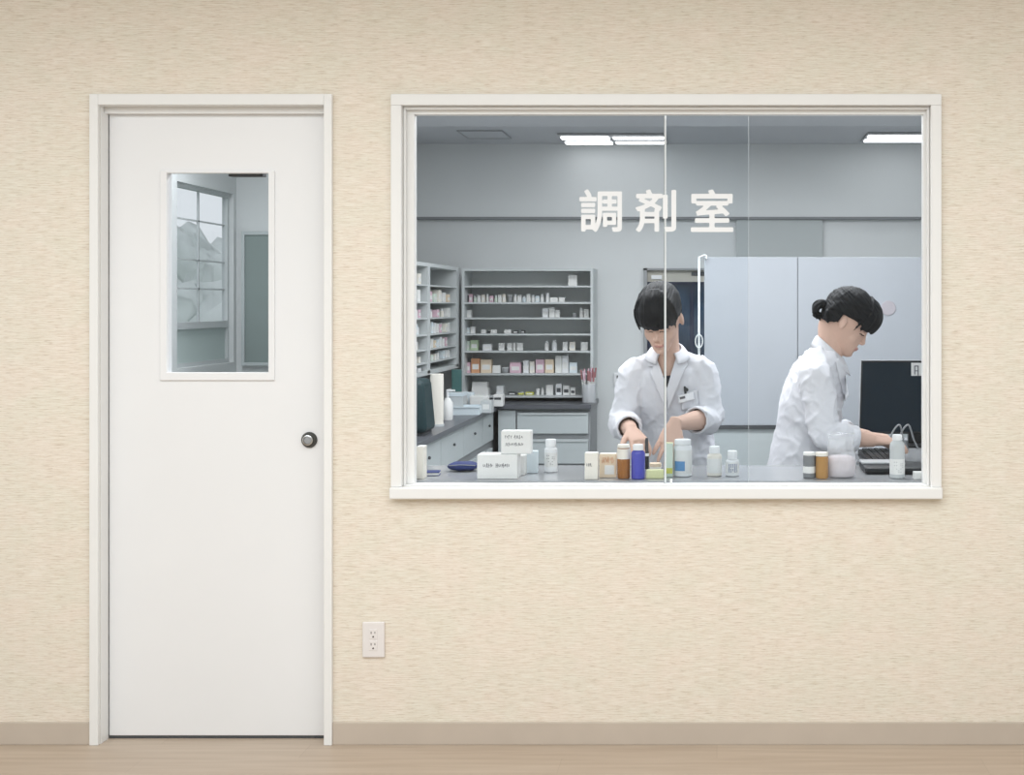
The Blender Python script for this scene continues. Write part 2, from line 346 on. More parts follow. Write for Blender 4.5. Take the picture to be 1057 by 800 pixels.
bm = bmesh.new(); wall_holes(bm, 'y', 0.0435, 0.060, fx[0], fx[1], fx[2], fx[3], [(-1.783, -1.454, 1.189, 1.835)])
finish('viewing_panel_frame', bm, M['doorw'], leaf, bevel=0.002)
finish('viewing_panel_glass', B((-1.7845, -1.4525, 0.064, 0.069, 1.1875, 1.8365)), M['glass'], leaf)
finish('door_closer', B((-1.60, -1.487, 0.086, 0.12, 1.829, 1.86)), M['dkgrey'], leaf, bevel=0.002)
finish('door_bottom_seal', B((-1.972, -1.259, 0.052, 0.086, 0.001, 0.010)), M['dkgrey'], door)
kn = P(319.5, 454, 4.05)
def ydisc(prof, c, seg=28):
    bm = bmesh.new(); lathe(bm, prof, seg=seg); bmesh.ops.transform(bm, matrix=Matrix.Translation(c) @ Matrix.Rotation(PI/2, 4, 'X'), verts=bm.verts); return bm
h = finish('door_lock', ydisc([(0.0255, 0), (0.0258, 0.004), (0.0215, 0.010), (0.016, 0.011)], (kn.x, 0.05, kn.z)), M['dkmetal'], leaf, smooth=True)
finish('lock_ring', ydisc([(0.0165, 0.010), (0.0165, 0.016), (0.0135, 0.017), (0.0125, 0.013)], (kn.x-0.0015, 0.05, kn.z)), M['chrome'], h, smooth=True)
finish('lock_cylinder', ydisc([(0.0125, 0.010), (0.012, 0.0145), (0.005, 0.0155)], (kn.x-0.0015, 0.05, kn.z)), M['grey'], h, smooth=True)

# outlet
a = P(374.5, 678.3, 4.0); b = P(397.5, 641.5, 4.0)
ot = tag(finish('wall_outlet', B((a.x, b.x, -0.008, 0.0, a.z, b.z)), M['outlet'], bevel=0.004, seg=3), 'white double wall outlet on the beige wallpaper right of the door', 'outlet')
ox, oz = (a.x+b.x)/2, (a.z+b.z)/2
for k, dz in enumerate((0.0185, -0.0185)):
    f = finish('socket_face', B((ox-0.013, ox+0.013, -0.0095, -0.006, oz+dz-0.0155, oz+dz+0.0155)), M['outlet'], ot, bevel=0.001)
    bm = B((ox-0.0075, ox-0.0052, -0.0101, -0.009, oz+dz+0.001, oz+dz+0.0085), (ox+0.0046, ox+0.0066, -0.0101, -0.009, oz+dz+0.002, oz+dz+0.0085))
    lathe2 = bmesh.new(); lathe(lathe2, [(0.0028, 0), (0.0028, 0.0008)], seg=12)
    bmesh.ops.transform(lathe2, matrix=Matrix.Translation((ox, -0.0093, oz+dz-0.008)) @ Matrix.Rotation(PI/2, 4, 'X'), verts=lathe2.verts)
    t_ = bpy.data.meshes.new('t'); lathe2.to_mesh(t_); lathe2.free(); bm.from_mesh(t_); bpy.data.meshes.remove(t_)
    finish('socket_slot', bm, M['slot'], f)

# ------------------------------------------------------------------ structure: pharmacy behind the wall and entry passage
PX1, PYB, PCZ = 1.75, 3.96, 2.43
struct(finish('floor_pharmacy', B((-2.7, PX1, 0.12, PYB+0.1, -0.1, 0)), M['ifloor']))
struct(finish('ceiling_pharmacy', B((-2.7, PX1, 0.12, PYB+0.1, PCZ, PCZ+0.1)), M['iceil']))
struct(finish('wall_pharmacy_right', B((PX1, PX1+0.1, 0.12, PYB+0.1, 0, PCZ)), M['iwall']))
dl, dr_, dt = (664.5-740)/(FPX/7.96), (728-740)/(FPX/7.96), CH+(CY-277)/(FPX/7.96)
bm = bmesh.new(); wall_holes(bm, 'y', PYB, PYB+0.12, -2.1, PX1, 0, PCZ, [(dl, dr_+0.25, 0, dt)]); struct(finish('wall_pharmacy_back', bm, M['iwall']))
struct(finish('wall_pharmacy_left', B((-2.1, -2.0, 1.86, PYB, 0, PCZ)), M['iwall']))
struct(finish('wall_passage_back', B((-2.6, -2.1, 2.75, 2.85, 0, PCZ)), M['iwall']))
WY0, WY1, WZ0, WZ1 = 2.01, 2.715, 1.10, 2.005
bm = bmesh.new(); wall_holes(bm, 'x', -2.66, -2.6, 0.12, 2.85, 0, PCZ, [(WY0, WY1, WZ0, WZ1)]); struct(finish('wall_passage_left', bm, M['iwall']))
# thin dark strip standing in for the shadow line under the soffit
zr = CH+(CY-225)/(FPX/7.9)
struct(finish('soffit_shadow_strip', B((-2.0, PX1, PYB-0.05, PYB, zr-0.008, zr+0.008)), M['seam']))
struct(finish('wall_soffit', B((-2.0, PX1, PYB-0.045, PYB, zr+0.008, PCZ)), M['iwall']))
x0 = (760-740)/(FPX/7.94); x1 = (849-740)/(FPX/7.94)
struct(finish('wall_panel', B((x0, x1, PYB-0.03, PYB, 0, zr-0.008)), M['teal'], bevel=0.002)); bpy.data.objects['wall_panel'].data.materials[0] = mat('grey_wall_panel', (0.47, 0.50, 0.50), 0.8, 0.1)
# passage window
pw = bpy.data.objects.new('window_2', None); COL.objects.link(pw); pw['kind'] = 'structure'
sill = CH-(333-315)/214.0
bm = bmesh.new(); wall_holes(bm, 'x', -2.655, -2.625, WY0, WY1, WZ0, WZ1, [(WY0+0.02, WY1-0.02, sill+0.0, WZ1-0.02), (WY0+0.02, WY1-0.02, WZ0+0.02, sill-0.035)])
for k in (0.5,): box(bm, -2.65, -2.641, WY0+(WY1-WY0)*k-0.006, WY0+(WY1-WY0)*k+0.006, WZ0+0.02, WZ1-0.02)
for z in (1.835, 1.635, 1.49): box(bm, -2.65, -2.641, WY0, WY1, z-0.004, z+0.004)
finish('window_frame', bm, M['cab2'], pw)
finish('window_glass', B((-2.646, -2.642, WY0+0.02, WY1-0.02, sill, WZ1-0.02)), M['glass'], pw)
finish('frosted_pane', B((-2.646, -2.640, WY0+0.02, WY1-0.02, WZ0+0.02, sill-0.035)), M['frost'], pw)
# notice board in the passage
nb = thing('notice_board', 'grey-green board in a pale frame seen through the door glass', 'board', (-2.35, 2.75, 1.08))
bm = bmesh.new(); wall_holes(bm, 'y', -0.03, -0.001, -0.213, 0.21, 0, 0.725, [(-0.195, 0.195, 0.018, 0.705)]); finish('board_frame', bm, M['cab'], nb, bevel=0.002)
finish('board_panel', B((-0.195, 0.195, -0.02, -0.002, 0.018, 0.705)), M['teal'], nb)
# outside
struct(finish('ground', B((-30, -2.75, -12, 30, -0.1, -0.02)), M['ground']))
for k, (x, y, hgt, r) in enumerate(((-8.6, 16.2, 2.35, 0.9), (-9.4, 20.5, 2.3, 1.8), (-6.1, 11.4, 1.5, 1.0))):
    t = thing('tree', ['bushy tree outside the passage window, tallest crown', 'distant wide tree outside the passage window', 'low shrub-like tree outside, nearest the passage window'][k], 'tree', (x, y, -0.02))
    bm = bmesh.new(); tube(bm, [(0, 0, 0), (0.05, 0, hgt*0.45)], [0.12, 0.08]); finish('trunk', bm, M['brown'], t)
    bm = bmesh.new()
    for j in range(9):
        a = random.random()*6.28; q = random.random()*r*0.6
        ellipsoid(bm, (q*math.cos(a), q*math.sin(a), hgt*0.6+random.random()*hgt*0.25), (r*0.5, r*0.5, hgt*0.3))
    for v in bm.verts: v.co += V((noise.noise(v.co*3), noise.noise(v.co*3+V((9, 0, 0))), noise.noise(v.co*3+V((0, 9, 0)))))*0.25
    finish('foliage', bm, M['leaf'], t, smooth='all')

# ------------------------------------------------------------------ ceiling lights (recessed twin tube)
def clight(name, label, x0, x1, y0, y1, split):
    t = thing(name, label, 'ceiling light', ((x0+x1)/2, (y0+y1)/2, PCZ), group='ceiling light fixtures in the pharmacy')
    hw, hd = (x1-x0)/2, (y1-y0)/2
    finish('housing', B((-hw-0.012, hw+0.012, -hd-0.012, hd+0.012, -0.012, -0.001)), M['grey'], t)
    for s in (-1, 1):
        yc = s*hd*0.53; q = hd*(0.20 if split < 1 else 0.13)
        finish('light_tube', B((-hw, hw, yc-q, yc+q, -0.022, -0.013)), M['tube'], t, bevel=0.003)
def cx(px, y): return (px-CX)/(FPX/(CD+y))
yA, yB = 3.42, 3.84
clight('ceiling_light', 'bright twin-tube ceiling light, its left end over the pharmacy shelves', cx(581, 3.6), cx(630, 3.6), yA, yB, 0)
clight('ceiling_light', 'thinner twin-tube ceiling light just left of the glass seam', cx(634, 3.6), cx(686, 3.6), yA, yB, 1)
clight('ceiling_light', 'twin-tube ceiling light at the right end of the pharmacy', cx(893, 3.6), cx(975, 3.6), 3.38, 3.72, 0)
# ceiling hatch
a = cx(478, 3.45); b = cx(522, 3.45)
h = tag(finish('ceiling_hatch', B((a, b, 3.30, 3.62, PCZ-0.004, PCZ-0.0005)), M['iceil'], bevel=0.001), 'square access hatch in the pharmacy ceiling above the shelves', 'hatch')
finish('hatch_rim', B((a-0.006, a, 3.294, 3.626, PCZ-0.007, PCZ-0.0005), (b, b+0.006, 3.294, 3.626, PCZ-0.007, PCZ-0.0005), (a, b, 3.294, 3.30, PCZ-0.007, PCZ-0.0005), (a, b, 3.62, 3.626, PCZ-0.007, PCZ-0.0005)), M['grey'], h)

# ------------------------------------------------------------------ glass double door at the back
bd = bpy.data.objects.new('door_2', None); COL.objects.link(bd); bd['kind'] = 'structure'
zt = CH+(CY-291)/(FPX/8.0)
X0, X1 = dl, dr_+0.25
bm = B((X0, X0+0.022, PYB-0.02, PYB+0.11, 0, dt), (X1-0.022, X1, PYB-0.02, PYB+0.11, 0, dt), (X0, X1, PYB-0.02, PYB+0.11, dt-0.012, dt))
finish('door_frame', bm, M['grey'], bd)
finish('transom_panel', B((X0+0.022, X1-0.022, PYB+0.02, PYB+0.06, zt, dt-0.012)), M['beige'], bd)
mid = (714-740)/(FPX/8.0)
bm = bmesh.new(); wall_holes(bm, 'y', PYB+0.02, PYB+0.06, X0+0.022, mid, 0, zt, [(X0+0.04, mid-0.012, 0.05, zt-0.016)]); l1 = finish('door_leaf', bm, M['bluegl'], bd)
bm = bmesh.new(); wall_holes(bm, 'y', PYB+0.02, PYB+0.06, mid+0.002, X1-0.022, 0, zt, [(mid+0.014, X1-0.04, 0.05, zt-0.016)]); l2 = finish('door_leaf', bm, M['bluegl'], bd)
mm = mat('blue_glass_panel', (0.015, 0.04, 0.075), 0.1, 0.5, var=0.6, vscale=4)
finish('door_glass', B((X0+0.04, mid-0.012, PYB+0.035, PYB+0.045, 0.05, zt-0.016)), mm, l1)
finish('door_glass', B((mid+0.014, X1-0.04, PYB+0.035, PYB+0.045, 0.05, zt-0.016)), mm, l2)
a = P(713.5, 284.5, 7.93); b = P(727, 280.5, 7.93)
finish('sign_plate', B((a.x, b.x+0.02, PYB+0.012, PYB+0.02, a.z, b.z)), M['dkgrey'], bd)
a = P(672, 288, 7.93); b = P(683, 284, 7.93)
finish('transom_bracket', B((a.x, b.x, PYB+0.005, PYB+0.02, a.z, b.z)), M['bwhite'], bd)
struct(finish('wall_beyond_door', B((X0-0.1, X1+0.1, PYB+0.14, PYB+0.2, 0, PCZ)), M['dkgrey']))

# ------------------------------------------------------------------ front counter and side desk
ctr = thing('service_counter', 'long grey counter running under the pharmacy window inside', 'counter', (0, 0.12, 0))
finish('counter_top', B((-1.15, 1.72, 0.002, 0.335, 0.800, 0.835)), M['counter'], ctr)
finish('counter_lip', B((-1.003, 0.679, -0.058, 0.002, 0.829, 0.835)), M['counter'], ctr)
finish('counter_front_panel', B((-1.15, 1.72, 0.002, 0.03, 0.0, 0.80)), M['cab'], ctr)
for k in range(4): finish('counter_support', B((-1.15+k*0.945, -1.12+k*0.945, 0.03, 0.30, 0.0, 0.80)), M['cab'], ctr)
desk = thing('computer_desk', 'grey side desk carrying the monitor and keyboard', 'desk', (1.1, 0.85, 0))
finish('desk_top', B((-0.59, 0.62, -0.390, 0.55, 0.800, 0.835)), M['counter'], desk, bevel=0.003)
for s in (-0.57, 0.57):
    finish('desk_side', B((s-0.015, s+0.015, -0.37, 0.53, 0, 0.80)), M['cab'], desk)

# ------------------------------------------------------------------ storage on the left and back
Zs = [1.527, 1.425, 1.330, 1.230, 1.124, 0.984, 0.846]
bs = thing('back_shelving', 'wide grey open shelving unit on the pharmacy back wall', 'shelving', (0, PYB, 0))
UX0, UX1 = (477-740)/167.0, (612.5-740)/167.0
UY = -0.26
finish('back_board', B((UX0+0.012, UX1-0.015, -0.015, -0.002, 0.82, 1.62)), M['shback'], bs)
for x in (UX0, UX1-0.017): finish('side_panel', B((x, x+0.017, UY, -0.002, 0.815, 1.635)), M['edge'], bs)
finish('top_board', B((UX0+0.017, UX1-0.017, UY, -0.002, 1.618, 1.635)), M['edge'], bs)
for z in Zs: finish('shelf', B((UX0+0.017, UX1-0.017, UY+0.004, -0.015, z-0.010, z)), M['edge'], bs)
ss = thing('side_shelving', 'two-bay grey shelving unit along the left pharmacy wall', 'shelving', (0, 0, 0))
SX, SXB = -1.592, -1.86
ZsS = [1.520, 1.425, 1.337, 1.246, 1.164, 1.092]
yb0, yb1, yb2 = 2.30, 2.90, 3.64
finish('back_board', B((SXB-0.012, SXB, yb0, 3.70, 1.03, 1.62)), M['shback'], ss)
for y0, y1 in ((yb0, yb0+0.02), (yb1-0.03, yb1+0.03), (yb2-0.01, yb2+0.055)): finish('upright', B((SXB, SX, y0, y1, 1.03, 1.62)), M['edge'], ss)
finish('top_board', B((SXB-0.012, SX, yb0, 3.695, 1.62, 1.64)), M['edge'], ss)
finish('bottom_board', B((SXB, SX, yb0+0.02, 3.69, 1.022, 1.045)), M['edge'], ss)
for z in ZsS:
    for y0, y1 in ((yb0+0.02, yb1-0.03), (yb1+0.03, yb2-0.01)): finish('shelf', B((SXB, SX-0.003, y0, y1, z-0.008, z)), M['edge'], ss)
finish('wall_bracket_panel', B((-1.999, SXB-0.012, yb0+0.1, 3.69, 1.1, 1.6)), M['cab2'], ss)

lc = thing('side_cabinet_row', 'long base cabinet with grey worktop along the left wall', 'cabinet', (0, 0, 0))
finish('worktop', B((-1.99, -1.315, 1.45, 3.95, 0.775, 0.800)), M['counter'], lc, bevel=0.002); lc.children[-1].data.materials[0] = M['dcounter']
finish('cabinet_body', B((-1.98, -1.36, 1.50, 3.94, 0.06, 0.775)), M['grey'], lc)
ys = [1.50, 2.05, 2.60, 3.14, 3.47]
for a, b in zip(ys, ys[1:]):
    d = finish('drawer', B((-1.36, -1.338, a+0.004, b-0.004, 0.605, 0.765)), M['cab'], lc, bevel=0.001)
    bm = bmesh.new(); ellipsoid(bm, (-1.330, (a+b)/2, 0.70), (0.007, 0.006, 0.008)); finish('knob', bm, M['dkgrey'], d, smooth='all')
    finish('cabinet_door', B((-1.36, -1.342, a+0.004, b-0.004, 0.08, 0.555)), M['cab'], lc, bevel=0.001)
bc = thing('back_cabinet_row', 'grey base cabinet with dark worktop under the back shelving', 'cabinet', (0, 0, 0))
finish('worktop', B((-1.314, UX1+0.01, 3.47, 3.95, 0.785, 0.812)), M['dcounter'], bc, bevel=0.002)
finish('cabinet_body', B((-1.314, UX1, 3.52, 3.95, 0.0, 0.785)), M['grey'], bc)
finish('corner_filler', B((-1.314, -1.21, 3.50, 3.52, 0.02, 0.775)), M['cab'], bc)
for z0, z1 in ((0.635, 0.762), (0.455, 0.60), (0.27, 0.43), (0.05, 0.25)):
    d = finish('drawer', B((-1.20, UX1-0.01, 3.495, 3.52, z0, z1)), M['cab'], bc, bevel=0.0015)
    finish('drawer_pull', B((-1.19, UX1-0.02, 3.487, 3.495, z1-0.012, z1-0.004)), M['cab2'], d)

# ------------------------------------------------------------------ small goods on shelves
ORD = ['first', 'second', 'third', 'fourth', 'fifth', 'sixth', 'seventh', 'eighth', 'ninth', 'tenth', 'eleventh', 'twelfth', 'thirteenth', 'fourteenth', 'fifteenth', 'sixteenth', 'seventeenth', 'eighteenth', 'nineteenth', 'twentieth', 'twenty-first', 'twenty-second']
SHN = ['topmost', 'second', 'third', 'fourth', 'fifth', 'sixth', 'seventh']
def small(kind, x, y, z, wx, dy, hz, m, label, group, capm=None):
    bm = bmesh.new()
    if kind == 'box':
        box(bm, -wx/2, wx/2, -dy/2, dy/2, 0, hz)
        box(bm, -wx*0.36, wx*0.36, -dy/2-0.0008, -dy/2, hz*0.25, hz*0.62, 1)
        o = finish('medicine_box', bm, [m, capm or M['labelw']], bevel=0.001); cat = 'box'
    elif kind == 'bottle':
        r = wx/2; lathe(bm, [(r*0.92, 0), (r, hz*0.04), (r, hz*0.66), (r*0.6, hz*0.78)], seg=14)
        lathe(bm, [(r*0.66, hz*0.76), (r*0.66, hz)], seg=14, mi=1)
        o = finish('medicine_bottle', bm, [m, capm or M['bwhite']], smooth=True); cat = 'bottle'
    else:
        r = wx/2; lathe(bm, [(r*0.8, 0), (r, hz*0.2), (r, hz*0.8)], seg=14); lathe(bm, [(r*1.06, hz*0.8), (r*1.06, hz)], seg=14, mi=1)
        o = finish('storage_jar', bm, [m, capm or M['cab2']], smooth=True); cat = 'jar'
    o.location = (x, y, z)
    return tag(o, label, cat, group)
CN = {'cwhite': 'white', 'cream': 'cream', 'cblue': 'pale blue', 'peach': 'peach', 'pinkc': 'pink', 'orange': 'orange', 'green': 'green', 'bwhite': 'white', 'dkgrey': 'dark', 'grey': 'grey', 'yel': 'yellow-green', 'amber2': 'amber', 'pgrn': 'pale green', 'cab2': 'light grey', 'labelw': 'off-white'}
KN = {'box': 'medicine box', 'bottle': 'medicine bottle', 'jar': 'lidded jar'}
ITEMS = {
 0: [(587, 596, 284, 'box', 'cwhite')],
 1: [(480, 484, 303, 'jar', 'dkgrey')]+[(484.5+k*4.3, 488+k*4.3, 303.5+((k*7) % 4)*0.6, ['box', 'bottle', 'box', 'box', 'bottle'][k % 5], ['pinkc', 'cwhite', 'labelw', 'pgrn', 'cream'][(k*3) % 5]) for k in range(9)]
    +[(524, 529, 304, 'jar', 'grey')]+[(530+k*4.6, 534+k*4.6, 303.5+(k % 3), 'box' if k % 2 else 'bottle', ['cwhite', 'labelw', 'cblue'][k % 3]) for k in range(7)]+[(564, 567, 302.5, 'box', 'bwhite'), (568, 576, 307, 'box', 'labelw'), (577, 583, 307, 'box', 'labelw')],
 2: [(480, 487, 320, 'box', 'labelw'), (560, 566, 318, 'box', 'bwhite'), (567, 573, 317, 'box', 'cwhite'), (573.5, 578, 320, 'box', 'labelw'), (591, 595, 323, 'jar', 'grey'), (598, 602, 317, 'bottle', 'cwhite'), (603, 608, 319, 'box', 'labelw')],
 3: [(481, 485, 338, 'box', 'cblue'), (486, 491, 337, 'box', 'cwhite'), (497, 502, 340, 'box', 'cwhite'), (503.5, 506, 341, 'jar', 'dkgrey'), (507, 513, 340, 'box', 'labelw'), (521, 528, 340, 'box', 'cwhite'), (530, 535, 341, 'box', 'dkgrey'), (538, 542, 341, 'box', 'dkgrey')],
 4: [(481, 485, 352, 'box', 'pgrn'), (486, 494, 351, 'box', 'green'), (499, 508, 355, 'box', 'bwhite'), (515, 521, 354, 'box', 'cwhite'), (524, 529, 354, 'box', 'labelw'), (530, 532.5, 354, 'box', 'labelw'), (534, 540, 354, 'box', 'cwhite'), (562, 566.5, 352, 'bottle', 'cwhite'), (569.5, 575, 351, 'bottle', 'bwhite'), (581, 586, 353, 'box', 'labelw'), (588, 594, 353, 'box', 'cream'), (600, 607, 353, 'box', 'cwhite')],
 5: [(480, 486, 374, 'box', 'pinkc'), (487, 496, 370, 'box', 'orange'), (497, 508, 371, 'box', 'peach'), (509, 517, 377, 'box', 'labelw'), (518, 526, 379, 'jar', 'grey'), (527, 538, 374, 'box', 'pinkc'), (540.5, 546, 372, 'box', 'bwhite'), (547, 552, 373, 'box', 'cream'), (553.5, 562, 371, 'box', 'pinkc'), (563, 572, 371, 'box', 'peach'), (573.5, 580, 367, 'box', 'cwhite'), (580.5, 587, 367, 'box', 'bwhite'), (588, 596, 374, 'box', 'cblue')],
 6: [(488, 505, 400, 'box', 'cwhite'), (488.5, 504, 394, 'box', 'cwhite'), (513, 520, 398, 'box', 'bwhite'), (525, 533, 406, 'box', 'dkgrey'), (534, 541, 406, 'jar', 'yel'), (543, 551, 405, 'box', 'yel'), (554, 557, 401, 'box', 'labelw'), (558.5, 561.5, 400, 'bottle', 'cwhite'), (564, 571, 397, 'box', 'cwhite'), (574, 580, 396, 'box', 'bwhite'), (581.5, 588, 398, 'box', 'cwhite'), (589, 594, 400, 'box', 'labelw')],
}
for si, items in ITEMS.items():
    nl = {}
    dd = 7.80; s = FPX/dd; prev_top = None
    for k, (a, b, t, kind, mk) in enumerate(items):
        z = Zs[si]+0.0005; hz = CH+(CY-t)/s-z
        if si == 6 and k == 1: z = prev_top; hz = CH+(CY-t)/s-z
        hz = max(hz, 0.018); wx = (b-a)/s
        if kind != 'box': wx = min(wx, 0.05)
        x = ((a+b)/2-CX)/s
        kk = ORD[k]
        capm = M['dkgrey'] if (si == 6 and k in (9, 10, 11)) else None
        nm = f"small {CN[mk]} {KN[kind]}, {kk} from the left on the {SHN[si]} back shelf" if si else "lone white medicine box on the topmost back shelf"
        dy_ = min(max(0.03, wx*0.8), 0.075) if kind == 'box' else wx
        small(kind, x, PYB-0.16+(0.0 if si != 6 else 0), z, wx, dy_, hz, M[mk], nm, f"goods on the {SHN[si]} back shelf", capm)
        prev_top = z+hz+0.0005
# side shelving goods
cols = ['cwhite', 'cream', 'cblue', 'pinkc', 'labelw', 'bwhite', 'pgrn', 'peach']
for bay, (y0, y1) in enumerate(((yb0+0.1, yb1-0.08), (yb1+0.07, yb2-0.08))):
    for si, z in enumerate(ZsS+[1.045]):
        if si == 0 and bay == 1: continue
        up = ([1.62]+ZsS)[si]
        n = [4, 3, 6, 6, 6, 6, 4][si] if bay == 0 else [0, 5, 6, 8, 8, 8, 0][si]
        for k in range(n):
            y = y0+(y1-y0)*(k+0.5)/n
            hz = min((up-z-0.022)*random.uniform(0.6, 0.95), 0.075)
            kind = random.choice(['box', 'box', 'bottle']); mk = cols[(k*3+si*2+bay) % 8]
            wx = min((y1-y0)/n*0.62, 0.07) if kind == 'box' else min(hz*0.55, 0.04)
            lab = f"{CN[mk]} {KN[kind]}, {ORD[k]} from the {'front' } on {'the '+(SHN+['lowest'])[si] if si<6 else 'the bottom'} side shelf, {'near' if bay==0 else 'far'} bay"
            o = small(kind, SX-0.045, y, z+0.0006, wx, min(wx, 0.05), hz, M[mk], lab, f"goods in the {'near' if bay==0 else 'far'} bay of the side shelving")
            o.rotation_euler = (0, 0, PI/2)

# ------------------------------------------------------------------ things on the left worktop
zc = 0.8005
c = thing('equipment_case', 'dark teal rounded equipment case on the left worktop by the window frame', 'case', (-1.44, 1.86, zc))
bm = B((-0.14, 0.10, -0.11, 0.11, 0.012, 0.262))
for v in bm.verts:
    if v.co.z > 0.2: v.co.x *= 0.80; v.co.y *= 0.9
finish('case_shell', bm, M['dteal'], c, bevel=0.03, seg=4, smooth=True)
finish('case_foot', B((-0.12, 0.08, -0.09, 0.09, 0, 0.012)), M['dkgrey'], c)
finish('case_handle', B((-0.05, 0.03, -0.012, 0.012, 0.262, 0.272)), M['bezel'], c, bevel=0.003)
def lathe_obj(name, prof, m, parent, seg=24, c=(0, 0, 0), sq=0.0, smooth=True):
    bm = bmesh.new(); lathe(bm, prof, c, seg=seg, sq=sq); return finish(name, bm, m, parent, smooth=smooth)
def onw(px, d): return ((px-CX)/(FPX/d), d-CD, zc)
t = thing('towel_dispenser', 'tall cream paper roll dispenser on the left worktop beside the dark case', 'dispenser', onw(451, 6.25))
lathe_obj('dispenser_base', [(0.036, 0), (0.036, 0.012)], M['cab2'], t); lathe_obj('paper_roll', [(0.032, 0.012), (0.033, 0.13), (0.033, 0.262)], M['cream'], t)
t = thing('pump_bottle', 'white pump bottle with pinkish body on the left worktop', 'bottle', onw(462, 6.6))
lathe_obj('bottle_body', [(0.026, 0), (0.028, 0.01), (0.028, 0.09), (0.012, 0.115)], M['pinkc'], t).data.materials[0] = M['labelw']
lathe_obj('pump_stem', [(0.007, 0.113), (0.007, 0.15)], M['bwhite'], t); finish('pump_spout', B((-0.007, 0.04, -0.006, 0.006, 0.15, 0.16)), M['bwhite'], t, bevel=0.002)
t = thing('clear_tray', 'low pale blue plastic tray on the left worktop', 'tray', onw(480, 6.95), 0.1)
bm = bmesh.new(); wall_holes(bm, 'y', -0.07, -0.066, -0.085, 0.085, 0, 0.045, []); 
box(bm, -0.085, 0.085, 0.066, 0.07, 0, 0.045); box(bm, -0.085, -0.081, -0.066, 0.066, 0, 0.045); box(bm, 0.081, 0.085, -0.066, 0.066, 0, 0.045); box(bm, -0.081, 0.081, -0.066, 0.066, 0, 0.004)
finish('tray_body', bm, M['cblue'], t); finish('tray_rim', B((-0.09, 0.09, -0.075, -0.0705, 0.040, 0.047), (-0.09, 0.09, 0.0705, 0.075, 0.040, 0.047)), M['cblue'], t)
for k, (px, d, w_, h_, mk, lab) in enumerate(((478, 7.25, 0.12, 0.10, 'cblue', 'pale blue carton behind the plastic tray on the left worktop'), (495, 7.2, 0.10, 0.085, 'cwhite', 'white carton right of the tray near the worktop corner'), (503, 7.05, 0.06, 0.07, 'cab2', 'small grey carton near the worktop corner'), (466, 7.2, 0.05, 0.12, 'labelw', 'upright off-white carton behind the pump bottle'))):
    o = finish('carton', B((-w_/2, w_/2, -0.04, 0.04, 0, h_)), M[mk], bevel=0.003); o.location = onw(px, d); tag(o, lab, 'box')
    finish('carton_label', B((-w_*0.3, w_*0.3, -0.041, -0.0401, h_*0.3, h_*0.7)), M['labelw'], o)
t = thing('file_folder', 'dark teal folder hanging under the side shelving at the corner', 'folder', (cx(471.5, 3.05), 3.05, 0.918), 0.2)
finish('folder_cover', B((-0.028, 0.028, -0.012, 0.012, 0, 0.125)), M['teal2'], t, bevel=0.002); finish('folder_clip', B((-0.01, 0.01, -0.004, 0.004, 0.122, 0.104+0.0)), M['chrome'], t)
fo = finish('wall_box', B((-0.045, 0.045, -0.06, 0.06, 0, 0.117)), M['cab2'], bevel=0.002); fo.location = (cx(471.5, 3.05)-0.0, 3.05, zc); tag(fo, 'pale storage box on the left worktop under the teal folder', 'box')
finish('box_lid', B((-0.047, 0.047, -0.062, 0.062, 0.095, 0.1165)), M['cblue'], fo, bevel=0.001)
# dark label printer near the corner
t = thing('label_printer', 'small white and black label printer at the worktop corner', 'printer', onw(515, 7.45))
finish('printer_body', B((-0.028, 0.028, -0.04, 0.04, 0.004, 0.075)), M['cwhite'], t, bevel=0.004); finish('printer_mouth', B((-0.020, 0.020, -0.042, -0.039, 0.045, 0.058)), M['dkgrey'], t); finish('printer_foot', B((-0.025, 0.025, -0.035, 0.035, 0, 0.004)), M['dkgrey'], t)
# jar of red-topped sticks on back worktop
t = thing('stick_holder', 'clear holder full of red-tipped sticks at the end of the back worktop', 'holder', (cx(608, 3.60), 3.60, 0.8125))
lathe_obj('holder_cup', [(0.042, 0), (0.045, 0.10), (0.046, 0.115), (0.042, 0.115), (0.040, 0.006)], M['clear'], t)
for k in range(14):
    a = k*2.4; r = 0.008+0.023*((k*5) % 7)/7
    bx_, by_ = r*math.cos(a), r*math.sin(a); L = 0.175+0.03*((k*3) % 5)/5
    bm = bmesh.new(); tube(bm, [(bx_, by_, 0.008), (bx_*1.7, by_*1.7, L)], 0.0035, seg=6, sub=1)
    st = finish('stick', bm, M['labelw'], t)
    bm = bmesh.new(); tube(bm, [(bx_*1.55, by_*1.55, L-0.045), (bx_*1.75, by_*1.75, L+0.012)], 0.0052, seg=6, sub=1); finish('stick_tip', bm, M['red'] if k % 3 else M['pinkc'], st)
# wall switch box
a = P(633.5, 398, 7.93); b = P(641.5, 385, 7.93)
t = tag(finish('wall_switch', B((a.x, b.x, PYB-0.02, PYB, a.z, b.z)), M['bwhite'], bevel=0.003), 'white switch box with dark buttons on the wall left of the front pharmacist', 'switch')
for dz in (0.25, 0.68):
    finish('switch_button', B((a.x+0.018, b.x-0.008, PYB-0.024, PYB-0.019, a.z+(b.z-a.z)*dz-0.009, a.z+(b.z-a.z)*dz+0.009)), M['dkgrey'], t)

